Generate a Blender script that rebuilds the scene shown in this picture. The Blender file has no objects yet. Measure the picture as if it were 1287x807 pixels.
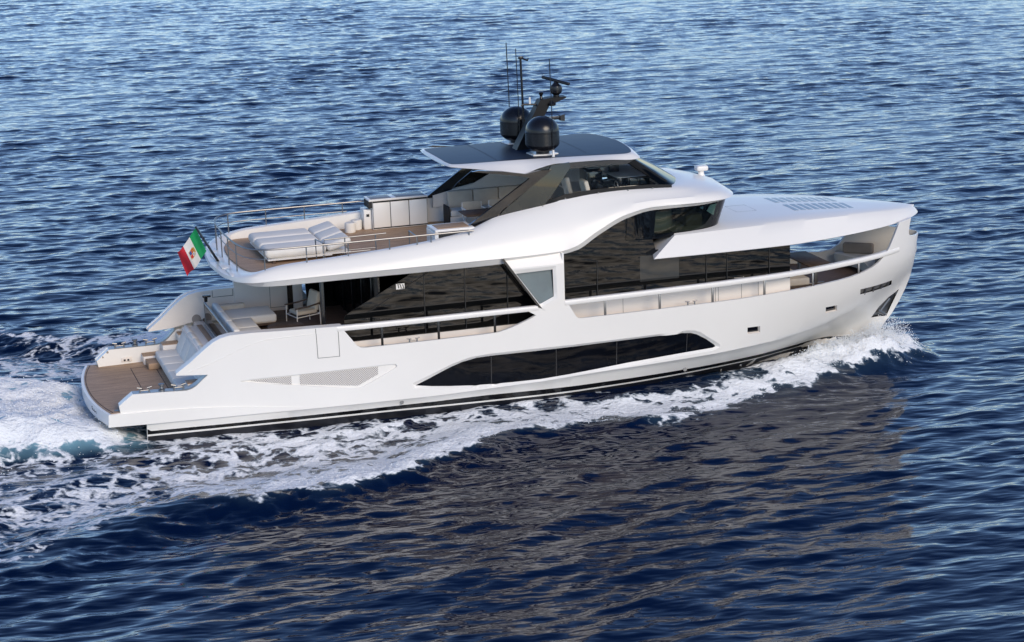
import bpy, bmesh, math, random
import numpy as np
from mathutils import Matrix, Vector, Euler
from mathutils.geometry import delaunay_2d_cdt
rad = math.radians
random.seed(7)
C = bpy.context.scene.collection

# ------------------------------------------------------------------ camera
cam_d = bpy.data.cameras.new('camera'); cam = bpy.data.objects.new('camera', cam_d); C.objects.link(cam)
bpy.context.scene.camera = cam
cam_d.sensor_width = 36.0; cam_d.lens = 76.0; cam_d.clip_end = 20000; cam_d.clip_start = 0.5
YAW, PITCH = rad(17.4135), rad(13.393)
fw = Vector((math.sin(YAW)*math.cos(PITCH), math.cos(YAW)*math.cos(PITCH), -math.sin(PITCH)))
rt = Vector((math.cos(YAW), -math.sin(YAW), 0)); up = rt.cross(fw)
cam.matrix_world = Matrix(((rt.x, up.x, -fw.x, -5.9587), (rt.y, up.y, -fw.y, -61.2676), (rt.z, up.z, -fw.z, 17.0832), (0, 0, 0, 1)))

# ------------------------------------------------------------------ world, sun, exposure
W = bpy.data.worlds.new('World'); bpy.context.scene.world = W; W.use_nodes = True
SUN_EL, SUN_AZ = rad(28), rad(168)          # azimuth measured from +Y clockwise: low, behind the photographer
nt = W.node_tree; bg = nt.nodes['Background']
sky = nt.nodes.new('ShaderNodeTexSky'); sky.sky_type = 'NISHITA'; sky.sun_disc = False
sky.sun_elevation = SUN_EL; sky.sun_rotation = SUN_AZ; sky.air_density = 1.0; sky.dust_density = 0.1; sky.ozone_density = 2.2
wb = nt.nodes.new('ShaderNodeMix'); wb.data_type = 'RGBA'; wb.blend_type = 'MULTIPLY'; wb.inputs[0].default_value = 1; 
tcw = nt.nodes.new('ShaderNodeTexCoord'); spw = nt.nodes.new('ShaderNodeSeparateXYZ'); nt.links.new(tcw.outputs['Generated'], spw.inputs[0])
rw = nt.nodes.new('ShaderNodeValToRGB'); nt.links.new(spw.outputs[2], rw.inputs[0])   # pale lavender haze low down, deeper blue overhead
rw.color_ramp.elements[0].position = .02; rw.color_ramp.elements[0].color = (1.12, 1.25, 1.55, 1)
rw.color_ramp.elements[1].position = .85; rw.color_ramp.elements[1].color = (.27, .51, .84, 1)
e_ = rw.color_ramp.elements.new(.45); e_.color = (1.02, 1.14, 1.36, 1); nt.links.new(rw.outputs[0], wb.inputs[7])
nt.links.new(sky.outputs[0], wb.inputs[6]); nt.links.new(wb.outputs[2], bg.inputs[0]); bg.inputs[1].default_value = 0.125
sd = bpy.data.lights.new('sun', 'SUN'); so = bpy.data.objects.new('sun', sd); C.objects.link(so)
sd.energy = 2.35; sd.angle = rad(32); sd.color = (1.0, 0.845, 0.65)
sdir = Vector((math.sin(SUN_AZ)*math.cos(SUN_EL), math.cos(SUN_AZ)*math.cos(SUN_EL), math.sin(SUN_EL)))
so.rotation_euler = sdir.to_track_quat('Z', 'Y').to_euler(); so.location = sdir*200
vs = bpy.context.scene.view_settings
vs.view_transform = 'Standard'; vs.look = 'None'; vs.gamma = 1; vs.exposure = 0.10; vs.use_curve_mapping = False
bpy.context.scene.render.resolution_x = 1024; bpy.context.scene.render.resolution_y = 642
cy = bpy.context.scene.cycles
cy.max_bounces = 8; cy.transparent_max_bounces = 12; cy.caustics_reflective = False; cy.caustics_refractive = False

# ------------------------------------------------------------------ materials
def mat(name, col, rough=.4, metal=0, spec=.5, coat=0, noise=0, nscale=2., bump=0, bscale=30.):
    m = bpy.data.materials.new(name); m.use_nodes = True
    n = m.node_tree.nodes; l = m.node_tree.links; b = n['Principled BSDF']
    b.inputs['Base Color'].default_value = (*col, 1); b.inputs['Roughness'].default_value = rough
    b.inputs['Metallic'].default_value = metal; b.inputs['Specular IOR Level'].default_value = spec
    b.inputs['Coat Weight'].default_value = coat; b.inputs['Coat Roughness'].default_value = .05
    tc = n.new('ShaderNodeTexCoord')
    if noise:
        t = n.new('ShaderNodeTexNoise'); t.inputs['Scale'].default_value = nscale; t.inputs['Detail'].default_value = 5
        l.new(tc.outputs['Object'], t.inputs['Vector'])
        r = n.new('ShaderNodeMapRange'); r.inputs[1].default_value = .3; r.inputs[2].default_value = .7
        r.inputs[3].default_value = 1-noise; r.inputs[4].default_value = 1+noise*.4
        l.new(t.outputs[0], r.inputs[0])
        mx = n.new('ShaderNodeMix'); mx.data_type = 'RGBA'; mx.blend_type = 'MULTIPLY'; mx.inputs[0].default_value = 1
        mx.inputs[6].default_value = (*col, 1); l.new(r.outputs[0], mx.inputs[7]); l.new(mx.outputs[2], b.inputs['Base Color'])
    if bump:
        t2 = n.new('ShaderNodeTexNoise'); t2.inputs['Scale'].default_value = bscale; t2.inputs['Detail'].default_value = 3
        l.new(tc.outputs['Object'], t2.inputs['Vector'])
        bp = n.new('ShaderNodeBump'); bp.inputs['Strength'].default_value = bump; bp.inputs['Distance'].default_value = .02
        l.new(t2.outputs[0], bp.inputs['Height']); l.new(bp.outputs[0], b.inputs['Normal'])
    return m

def teak(name, col, pitch=.065):
    m = mat(name, col, .6, spec=.3); n = m.node_tree.nodes; l = m.node_tree.links; b = n['Principled BSDF']
    tc = n.new('ShaderNodeTexCoord'); sp = n.new('ShaderNodeSeparateXYZ'); l.new(tc.outputs['Object'], sp.inputs[0])
    dv = n.new('ShaderNodeMath'); dv.operation = 'DIVIDE'; dv.inputs[1].default_value = pitch; l.new(sp.outputs[1], dv.inputs[0])
    fr = n.new('ShaderNodeMath'); fr.operation = 'FRACT'; l.new(dv.outputs[0], fr.inputs[0])
    gt = n.new('ShaderNodeMath'); gt.operation = 'LESS_THAN'; gt.inputs[1].default_value = .09; l.new(fr.outputs[0], gt.inputs[0])
    fl = n.new('ShaderNodeMath'); fl.operation = 'FLOOR'; l.new(dv.outputs[0], fl.inputs[0])
    cb = n.new('ShaderNodeCombineXYZ'); l.new(fl.outputs[0], cb.inputs[1])
    sx = n.new('ShaderNodeMath'); sx.operation = 'MULTIPLY'; sx.inputs[1].default_value = .9; l.new(sp.outputs[0], sx.inputs[0]); l.new(sx.outputs[0], cb.inputs[0])
    t = n.new('ShaderNodeTexNoise'); t.inputs['Scale'].default_value = 1.3; t.inputs['Detail'].default_value = 4; l.new(cb.outputs[0], t.inputs['Vector'])
    r = n.new('ShaderNodeMapRange'); r.inputs[1].default_value = .3; r.inputs[2].default_value = .7; r.inputs[3].default_value = .72; r.inputs[4].default_value = 1.18
    l.new(t.outputs[0], r.inputs[0])
    mx = n.new('ShaderNodeMix'); mx.data_type = 'RGBA'; mx.blend_type = 'MULTIPLY'; mx.inputs[0].default_value = 1
    mx.inputs[6].default_value = (*col, 1); l.new(r.outputs[0], mx.inputs[7])
    m2 = n.new('ShaderNodeMix'); m2.data_type = 'RGBA'; l.new(gt.outputs[0], m2.inputs[0]); l.new(mx.outputs[2], m2.inputs[6])
    m2.inputs[7].default_value = (col[0]*.35, col[1]*.35, col[2]*.35, 1); l.new(m2.outputs[2], b.inputs['Base Color'])
    return m

def clear_glass(name, tint, rough=.01, ior=1.5):
    m = bpy.data.materials.new(name); m.use_nodes = True; n = m.node_tree.nodes; l = m.node_tree.links
    n.remove(n['Principled BSDF']); out = n['Material Output']
    fr = n.new('ShaderNodeFresnel'); fr.inputs[0].default_value = ior
    tr = n.new('ShaderNodeBsdfTransparent'); tr.inputs[0].default_value = (*tint, 1)
    gl = n.new('ShaderNodeBsdfGlossy'); gl.inputs['Roughness'].default_value = rough
    mx = n.new('ShaderNodeMixShader'); l.new(fr.outputs[0], mx.inputs[0]); l.new(tr.outputs[0], mx.inputs[1]); l.new(gl.outputs[0], mx.inputs[2])
    l.new(mx.outputs[0], out.inputs[0]); return m

def grille_mat():
    m = mat('intake_grille', (.55, .52, .48), .5); n = m.node_tree.nodes; l = m.node_tree.links; b = n['Principled BSDF']
    tc = n.new('ShaderNodeTexCoord'); mp = n.new('ShaderNodeMapping'); mp.inputs['Rotation'].default_value = (0, rad(45), 0); l.new(tc.outputs['Object'], mp.inputs[0])
    sp = n.new('ShaderNodeSeparateXYZ'); l.new(mp.outputs[0], sp.inputs[0])
    hs = []
    for k in (0, 2):
        d = n.new('ShaderNodeMath'); d.operation = 'DIVIDE'; d.inputs[1].default_value = .045; l.new(sp.outputs[k], d.inputs[0])
        f = n.new('ShaderNodeMath'); f.operation = 'FRACT'; l.new(d.outputs[0], f.inputs[0])
        g = n.new('ShaderNodeMath'); g.operation = 'GREATER_THAN'; g.inputs[1].default_value = .42; l.new(f.outputs[0], g.inputs[0]); hs.append(g)
    mu = n.new('ShaderNodeMath'); mu.operation = 'MULTIPLY'; l.new(hs[0].outputs[0], mu.inputs[0]); l.new(hs[1].outputs[0], mu.inputs[1])
    mx = n.new('ShaderNodeMix'); mx.data_type = 'RGBA'; l.new(mu.outputs[0], mx.inputs[0]); mx.inputs[6].default_value = (.70, .665, .62, 1); mx.inputs[7].default_value = (.22, .20, .185, 1)
    l.new(mx.outputs[2], b.inputs['Base Color']); return m

def panel_mat():
    m = mat('solar_film', (.03, .042, .07), .42, spec=.28); n = m.node_tree.nodes; l = m.node_tree.links; b = n['Principled BSDF']
    tc = n.new('ShaderNodeTexCoord'); br = n.new('ShaderNodeTexBrick'); l.new(tc.outputs['Object'], br.inputs['Vector'])
    br.inputs['Scale'].default_value = 1; br.inputs['Brick Width'].default_value = .62; br.inputs['Row Height'].default_value = .21; br.inputs['Mortar Size'].default_value = .008
    br.offset = 0; br.inputs['Color1'].default_value = (.017, .025, .044, 1); br.inputs['Color2'].default_value = (.022, .031, .052, 1); br.inputs['Mortar'].default_value = (.016, .022, .036, 1)
    l.new(br.outputs[0], b.inputs['Base Color']); return m

M = dict(
    gel=mat('white_gelcoat', (.85, .825, .775), .28, spec=.35, coat=.08, noise=.03, nscale=.35),
    cream=mat('cream_gelcoat', (.84, .77, .69), .4, noise=.04, nscale=1),
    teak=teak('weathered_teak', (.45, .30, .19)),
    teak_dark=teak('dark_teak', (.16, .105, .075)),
    black=mat('black_gloss', (.006, .006, .008), .08, coat=.5, noise=.3),
    satin=mat('satin_black', (.010, .010, .012), .26, noise=.2, nscale=3),
    glass=mat('dark_glass', (.004, .0045, .005), .02, spec=.38, noise=.2, nscale=.6),
    hullglass=mat('hull_glass', (.004, .005, .008), .05, spec=.16, noise=.3, nscale=1.2),
    sunset_glass=mat('sunset_reflection_glass', (.022, .018, .013), .04, metal=.12, spec=.6, noise=.2),  # brown metallic tint paints a golden sunset reflection into the dark glass
    sky_sheen_glass=mat('sky_reflection_glass', (.15, .185, .195), .06, spec=.5, noise=.15, nscale=2),  # pale base colour stands in for sky and bright water reflected in the pane
    clear=clear_glass('clear_glass', (.96, .96, .95), ior=1.25),
    smoke=clear_glass('smoked_glass', (.14, .135, .14), ior=1.2),
    green=clear_glass('green_glass', (.24, .28, .25)),
    balus=clear_glass('balustrade_glass', (.62, .63, .62)),
    steel=mat('stainless_steel', (.30, .295, .29), .45, metal=1, noise=.05),
    cushion=mat('white_cushion', (.80, .765, .70), .85, spec=.2, noise=.05, nscale=3, bump=.25, bscale=14),
    beige=mat('beige_fabric', (.62, .545, .44), .9, spec=.2, noise=.08, nscale=4, bump=.25, bscale=16),
    taupe=mat('taupe_fabric', (.34, .30, .26), .9, spec=.2, noise=.08, nscale=4, bump=.25, bscale=16),
    walnut=mat('walnut', (.10, .066, .048), .6, spec=.25, noise=.35, nscale=6),
    solar=panel_mat(),
    dimpane=mat('dim_pane', (.035, .037, .036), .05, noise=.1),
    liner=mat('shade_warmed_gelcoat', (.85, .79, .715), .35, noise=.03),  # white gelcoat tinted warm to offset the blue-grey shade on the coaming
    matt=mat('matt_black', (.008, .008, .009), .45, spec=.2, noise=.2, nscale=3),
    boot=mat('boot_black', (.008, .008, .009), .15, noise=.2),
    anti=mat('antifouling', (.012, .013, .018), .35, noise=.3),
    recess=mat('recess_dark', (.03, .03, .032), .4, noise=.2),
    grille=grille_mat(),
    seam=mat('seam_grey', (.16, .155, .15), .6, noise=.1),
    rubber=mat('rubber', (.02, .02, .02), .7, noise=.2),
    carpet=mat('saloon_carpet', (.16, .13, .10), .9, noise=.2),
    greytop=mat('grey_worktop', (.20, .195, .19), .4, noise=.1, nscale=8),
    slat=mat('skylight_slat', (.28, .34, .385), .3, noise=.1),
    screen=mat('instrument_glass', (.02, .03, .035), .08, noise=.2),
    fgreen=mat('flag_green', (.0, .24, .075), .8, noise=.12, nscale=5),
    fwhite=mat('flag_white', (.66, .64, .60), .8, noise=.06, nscale=5),
    fred=mat('flag_red', (.52, .015, .03), .8, noise=.12, nscale=5),
    fblue=mat('crest_blue', (.03, .06, .25), .8, noise=.1),
    fgold=mat('crest_gold', (.45, .26, .05), .8, noise=.1),
)

# ------------------------------------------------------------------ mesh helpers
def lerp(tab, x): return float(np.interp(x, [a for a, b in tab], [b for a, b in tab]))
def pchip(tab, x):
    n = len(tab)
    if x <= tab[0][0]: return tab[0][1]
    if x >= tab[-1][0]: return tab[-1][1]
    for i in range(n-1):
        if x <= tab[i+1][0]: break
    def sl(j):
        if j == 0: return (tab[1][1]-tab[0][1])/(tab[1][0]-tab[0][0])
        if j == n-1: return (tab[-1][1]-tab[-2][1])/(tab[-1][0]-tab[-2][0])
        a = (tab[j][1]-tab[j-1][1])/(tab[j][0]-tab[j-1][0]); b = (tab[j+1][1]-tab[j][1])/(tab[j+1][0]-tab[j][0])
        return 0 if a*b <= 0 else 2*a*b/(a+b)
    x0, y0 = tab[i]; x1, y1 = tab[i+1]; h = x1-x0; t = (x-x0)/h
    return (2*t**3-3*t*t+1)*y0+(t**3-2*t*t+t)*h*sl(i)+(-2*t**3+3*t*t)*y1+(t**3-t*t)*h*sl(i+1)

def obj(name, me, m, parent=None, angle=35):
    for mm in (m if isinstance(m, (list, tuple)) else [m]): me.materials.append(M[mm] if isinstance(mm, str) else mm)
    me.shade_smooth(); me.set_sharp_from_angle(angle=rad(angle))
    o = bpy.data.objects.new(name, me); C.objects.link(o)
    if parent is not None: o.parent = parent
    return o

class MB:
    def __init__(s): s.v = []; s.f = []; s.mi = []
    def add(s, vs, fs, mi=0):
        b = len(s.v); s.v += [tuple(p) for p in vs]; s.f += [tuple(b+i for i in f) for f in fs]; s.mi += [mi]*len(fs)
    def bm(s, bm_, mi=0, mx=None):
        bm_.verts.index_update()
        s.add([(mx @ v.co if mx else v.co) for v in bm_.verts], [[v.index for v in f.verts] for f in bm_.faces], mi); bm_.free()
    def box(s, lo, hi, r=0, seg=2, mi=0, mx=None):
        b = bmesh.new(); bmesh.ops.create_cube(b, size=1)
        for v in b.verts: v.co = Vector([lo[k]+(v.co[k]+.5)*(hi[k]-lo[k]) for k in range(3)])
        if r: bmesh.ops.bevel(b, geom=b.edges[:], offset=r, segments=seg, profile=.5, affect='EDGES')
        s.bm(b, mi, mx); return s
    def cyl(s, p, r0, r1, h, n=20, mi=0, mx=None):
        b = bmesh.new(); bmesh.ops.create_cone(b, cap_ends=True, segments=n, radius1=r0, radius2=r1, depth=h)
        for v in b.verts: v.co += Vector((p[0], p[1], p[2]+h/2))
        s.bm(b, mi, mx); return s
    def lathe(s, prof, c=(0, 0, 0), n=28, mi=0, mx=None):
        vs = []; fs = []
        for r, z in prof:
            for k in range(n): a = 2*math.pi*k/n; vs.append(Vector((c[0]+r*math.cos(a), c[1]+r*math.sin(a), c[2]+z)))
        for i in range(len(prof)-1):
            for k in range(n): k2 = (k+1) % n; fs.append((i*n+k, i*n+k2, (i+1)*n+k2, (i+1)*n+k))
        fs.append(tuple(range(n))[::-1]); fs.append(tuple((len(prof)-1)*n+k for k in range(n)))
        if mx: vs = [mx @ v for v in vs]
        s.add(vs, fs, mi); return s
    def tube(s, pts, r, n=8, mi=0, sq=None):
        P = [Vector(p) for p in pts]; vs = []; fs = []
        for i, p in enumerate(P):
            t = (P[min(i+1, len(P)-1)]-P[max(i-1, 0)]).normalized()
            u = Vector((0, 0, 1)) if abs(t.z) < .9 else Vector((1, 0, 0))
            a = t.cross(u).normalized(); b = a.cross(t).normalized()
            for k in range(n):
                g = 2*math.pi*k/n; c, d = math.cos(g), math.sin(g)
                if sq:  # rounded-rectangle section (half-width, half-height)
                    e = .45; c = math.copysign(abs(c)**e, c)*sq[0]; d = math.copysign(abs(d)**e, d)*sq[1]
                else: c *= r; d *= r
                vs.append(p+a*c+b*d)
        for i in range(len(P)-1):
            for k in range(n): k2 = (k+1) % n; fs.append((i*n+k, (i+1)*n+k, (i+1)*n+k2, i*n+k2))
        fs.append(tuple(range(n))); fs.append(tuple((len(P)-1)*n+k for k in range(n))[::-1])
        s.add(vs, fs, mi); return s
    def grid(s, rows, mi=0, flip=False):
        n = len(rows[0]); vs = [p for r in rows for p in r]; fs = []
        for i in range(len(rows)-1):
            for k in range(n-1):
                q = (i*n+k, i*n+k+1, (i+1)*n+k+1, (i+1)*n+k); fs.append(q[::-1] if flip else q)
        s.add(vs, fs, mi); return s
    def prism(s, poly, z0, z1, mi=0):   # polygon in XY between two heights
        n = len(poly); a = sum(poly[i][0]*poly[(i+1) % n][1]-poly[(i+1) % n][0]*poly[i][1] for i in range(n))
        if a < 0: poly = poly[::-1]
        vs = [(x, y, z0) for x, y in poly]+[(x, y, z1) for x, y in poly]
        fs = [tuple(range(n))[::-1], tuple(range(n, 2*n))]+[(i, (i+1) % n, n+(i+1) % n, n+i) for i in range(n)]
        s.add(vs, fs, mi); return s
    def build(s, name, m, parent=None, angle=35):
        me = bpy.data.meshes.new(name); me.from_pydata(s.v, [], s.f)
        if any(s.mi): me.polygons.foreach_set('material_index', s.mi)
        me.validate(); me.update()
        return obj(name, me, m, parent, angle)

def inside(x, z, P):
    r = False; n = len(P); j = n-1
    for i in range(n):
        xi, zi = P[i]; xj, zj = P[j]
        if (zi > z) != (zj > z) and x < (xj-xi)*(z-zi)/(zj-zi)+xi: r = not r
        j = i
    return r
def resample(P, sp, closed=True):
    out = []; n = len(P)
    for i in range(n if closed else n-1):
        a = P[i]; b = P[(i+1) % n]; d = math.hypot(b[0]-a[0], b[1]-a[1]); k = max(1, math.ceil(d/sp))
        out += [(a[0]+(b[0]-a[0])*t/k, a[1]+(b[1]-a[1])*t/k) for t in range(k)]
    if not closed: out.append(P[-1])
    return out
def soft(P, it=2, closed=True):        # Chaikin corner cutting
    for _ in range(it):
        Q = []; n = len(P)
        for i in range(n if closed else n-1):
            a = P[i]; b = P[(i+1) % n]
            Q += [(a[0]*.75+b[0]*.25, a[1]*.75+b[1]*.25), (a[0]*.25+b[0]*.75, a[1]*.25+b[1]*.75)]
        if not closed: Q = [P[0]]+Q+[P[-1]]
        P = Q
    return P

def panel(mb, outline, hf, thick=0., side=-1, holes=(), sp=.3, inset=0., creases=(), depth=None, fill=True, mi=0):
    """A sheet cut to an outline in (X, Z) and laid on the surface |Y| = hf(X, Z)."""
    P = resample(list(outline), sp); H = [resample(list(h), sp) for h in holes]
    pts = []; edges = []
    for L in [P]+H:
        b = len(pts); pts += L; edges += [(b+i, b+(i+1) % len(L)) for i in range(len(L))]
    bpts = list(pts)
    for c in creases:
        c = resample(list(c), sp, False); b = len(pts); pts += c; edges += [(b+i, b+i+1) for i in range(len(c)-1)]
        bpts += c
    if fill:
        xs = [p[0] for p in P]; zs = [p[1] for p in P]; B = np.array(bpts)
        nx = int((max(xs)-min(xs))/sp)+1; nz = int((max(zs)-min(zs))/sp)+1
        for i in range(nx+1):
            for j in range(nz+1):
                x = min(xs)+(i+.5*(j % 2))*sp; z = min(zs)+j*sp
                if inside(x, z, P) and not any(inside(x, z, h) for h in H) and np.min(np.hypot(B[:, 0]-x, B[:, 1]-z)) > .4*sp: pts.append((x, z))
    v2, e2, f2, ov, oe, of = delaunay_2d_cdt([Vector(p) for p in pts], edges, [], 0, 1e-5)
    tri = []
    for f in f2:
        cx = sum(v2[i].x for i in f)/3; cz = sum(v2[i].y for i in f)/3
        if inside(cx, cz, P) and not any(inside(cx, cz, h) for h in H):
            a, b, c = f
            if (v2[b]-v2[a]).cross(v2[c]-v2[a]) < 0: f = [a, c, b]
            tri.append(tuple(f))
    outer = []; inner = []
    for v in v2:
        y = max(0., hf(v.x, v.y)-inset-(depth(v.x, v.y) if depth else 0.))
        outer.append((v.x, side*y, v.y)); inner.append((v.x, side*max(0., y-thick), v.y))
    n = len(outer); fs = list(tri)
    if thick:
        fs += [(c+n, b+n, a+n) for a, b, c in tri]
        de = {}
        for a, b, c in tri:
            for e in ((a, b), (b, c), (c, a)): de[e] = 1
        for a, b in de:
            if (b, a) not in de: fs.append((b, a, a+n, b+n))
    if side > 0: fs = [f[::-1] for f in fs]
    mb.add(outer+(inner if thick else []), fs, mi); return mb

def empty(name, loc=(0, 0, 0)):
    o = bpy.data.objects.new(name, None); C.objects.link(o); o.location = loc; o.empty_display_size = .3; return o
def tag(o, label=None, cat=None, group=None, kind=None):
    if label: o['label'] = label
    if cat: o['category'] = cat
    if group: o['group'] = group
    if kind: o['kind'] = kind
    return o

# ------------------------------------------------------------------ the yacht's frame: X bow, Y port, Z up; 2 degrees bow-up trim
TRIM = rad(2.012)
RT = Matrix.Rotation(-TRIM, 4, 'Y')
yacht = empty('motor_yacht'); yacht.rotation_euler = RT.to_euler()
tag(yacht, 'long white three deck motor yacht with dark glass windows cutting through the blue sea', 'yacht')
def on_board(name, label, cat, loc, rz=0, group=None):
    o = empty(name); mw = RT @ Matrix.Translation(loc) @ Matrix.Rotation(rz, 4, 'Z')
    o.location = mw.to_translation(); o.rotation_euler = mw.to_euler(); tag(o, label, cat, group); return o

STEM = [(-1.2, 24.6), (-.4, 25.6), (.22, 26.15), (.97, 26.61), (1.66, 26.87), (2.36, 26.98), (2.8, 27.02), (4, 27.05)]
SH = [(0, 2.78), (2, 2.9), (4, 3.1), (6, 3.25), (8, 3.34), (10, 3.38), (14, 3.38), (18, 3.32), (20, 3.22), (21.5, 3.06), (23, 2.72), (24.5, 2.15), (25.7, 1.45), (26.5, .8), (26.85, .38), (27.0, 0.0)]
CH = [(0, 2.74), (2, 2.85), (4, 3.02), (8, 3.2), (12, 3.26), (16, 3.2), (19, 3.0), (21, 2.7), (23, 2.2), (24.5, 1.55), (25.7, .85), (26.5, .35), (27, 0)]
WL = [(0, 2.6), (4, 2.8), (8, 2.9), (12, 2.88), (16, 2.65), (19, 2.2), (21, 1.72), (23, 1.12), (24.5, .62), (25.7, .4), (26.5, .14), (27.0, 0.0)]
CZ = [(0, .24), (4, .24), (6.5, .22), (10, .2), (13.2, .27), (15, .34), (17, .385), (18.9, .42), (21.4, .53), (22.5, .67), (24, .87), (25.5, 1.1), (26.1, 1.24), (27, 1.45)]
def hb(X, Z):
    xs = pchip(STEM, Z); u = min(27.0, X+(27.0-xs)*max(0, (X-14)/max(.1, xs-14)))
    zc = lerp(CZ, u); s = pchip(SH, u); c = pchip(CH, u); w = pchip(WL, u)
    if Z >= zc:
        t = min(1, (Z-zc)/max(.4, (2.4-zc))); return c+(s-c)*(1-(1-t)**1.6)
    t = min(1.5, (zc-Z)/.9)
    step = .07 if u < 20 else .07*max(0, (26.5-u)/6.5)
    return max(0, c-step*min(1, t*14)+(w-c)*t)

# ---- hull: one shell, both sides, cut to its sheer with the cockpit coaming, the side openings and the bow pillar
stern_curve = [(2.585, 1.57), (2.6, 1.63), (2.78, 1.76), (2.98, 1.90), (3.22, 2.10), (3.43, 2.27), (3.66, 2.44), (3.88, 2.545), (4.14, 2.60), (4.74, 2.62), (5.6, 2.60), (6.5, 2.59), (7.3, 2.575)]
open_aft = [(7.36, 2.42), (7.70, 1.96), (7.80, 1.90), (7.95, 1.88), (9.77, 1.89), (11.5, 1.90), (11.9, 1.92), (12.29, 2.02), (12.75, 2.18), (13.02, 2.30), (12.80, 2.43)]
mid_top = [(12.9, 2.57), (13.2, 2.56), (13.5, 2.58), (13.85, 2.66), (13.96, 2.60), (14.02, 2.52), (14.24, 2.14), (14.29, 2.09), (14.38, 2.06), (16.86, 2.07), (19.43, 2.085), (21.2, 2.135), (22.93, 2.19), (23.5, 2.225), (23.98, 2.29), (24.35, 2.37), (24.61, 2.47), (24.88, 2.63), (25.11, 2.86), (25.36, 3.2), (25.60, 3.55)]
bow_top = [(26.25, 3.55), (26.16, 3.3), (26.12, 3.08), (26.2, 2.98), (26.4, 2.93), (26.65, 2.89), (27.015, 2.86)]
stem_line = [(27.02, 2.8), (26.98, 2.36), (26.93, 2.0), (26.87, 1.66), (26.76, 1.3), (26.61, .97), (26.42, .62), (26.15, .22), (25.6, -.4), (25.1, -.85), (24.9, -1.0)]
wing = [(1.0, .64), (.97, .84), (1.14, .98), (1.36, 1.145), (2.12, 1.13), (2.85, 1.11), (3.0, 1.15), (3.12, 1.22), (3.32, 1.40), (3.47, 1.52)]
port_bow = [(22.0, 2.06), (23.0, 2.02), (24.5, 2.02), (24.85, 2.10), (25.1, 2.27), (25.32, 2.6), (25.52, 3.05), (25.68, 3.55)]
hull_out = [(1.7, -1.0), (1.7, .25), (.63, .27), (.66, .62)]+wing+[(2.585, 1.57)]+stern_curve[1:]+open_aft+mid_top+bow_top+stem_line
win_out = [(9.37, .57), (9.7, .70), (10.0, .83), (10.4, 1.0), (10.76, 1.12), (11.2, 1.2), (11.64, 1.215), (12.92, 1.205), (14.14, 1.205), (15, 1.215), (16.89, 1.225), (17.6, 1.22), (17.9, 1.19), (18.1, 1.12), (18.42, .93), (18.72, .7), (18.76, .64), (18.67, .61), (17.8, .585), (16.93, .55), (15.9, .50), (15.01, .43), (14, .36), (13.15, .32), (12.27, .33), (11.6, .35), (11, .38), (10.4, .43), (9.86, .49)]
win_frame = [(8.95, .555), (9.4, .71), (10, .94), (10.5, 1.13), (11.0, 1.26), (11.64, 1.30), (14.13, 1.285), (17.79, 1.30), (18.0, 1.27), (18.19, 1.2), (18.86, .72), (18.9, .62), (18.7, .54), (16.94, .47), (15.03, .35), (13.15, .255), (12.2, .262), (11, .31), (9.9, .43)]
port_a = [(19.80, .91), (20.25, .895), (20.22, 1.115), (19.78, 1.13)]
port_b = [(22.65, 1.135), (23.12, 1.12), (23.07, 1.335), (22.60, 1.35)]
slot = [(24.0, 1.51), (25.62, 1.43), (25.52, 1.63), (23.95, 1.70)]
pocket = [(26.30, 1.05), (25.82, .86), (25.5, .6), (25.30, .22), (25.95, .16)]
intake = [(4.3, 1.255), (4.9, 1.275), (8.6, 1.31), (8.80, 1.30), (8.84, 1.22), (8.5, 1.03), (7.82, .70), (7.6, .685), (5.9, .97), (4.9, 1.13)]
holes_all = [win_frame, port_a, port_b, slot, pocket, intake]
mb = MB()
cz_line = [(x, lerp(CZ, x)) for x in np.linspace(1.75, 24.0, 40)]; cz_low = [(x, z-.03) for x, z in cz_line]
for s in (-1, 1):
    ho = hull_out
    if s > 0:
        k_ = hull_out.index(mid_top[11])+1; ho = hull_out[:k_]+port_bow+hull_out[k_+len(mid_top)-12:]
    panel(mb, ho, hb, .10, s, holes=holes_all, sp=.24, creases=[cz_line, cz_low])
hull = mb.build('hull', 'gel', yacht, 30)

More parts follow.
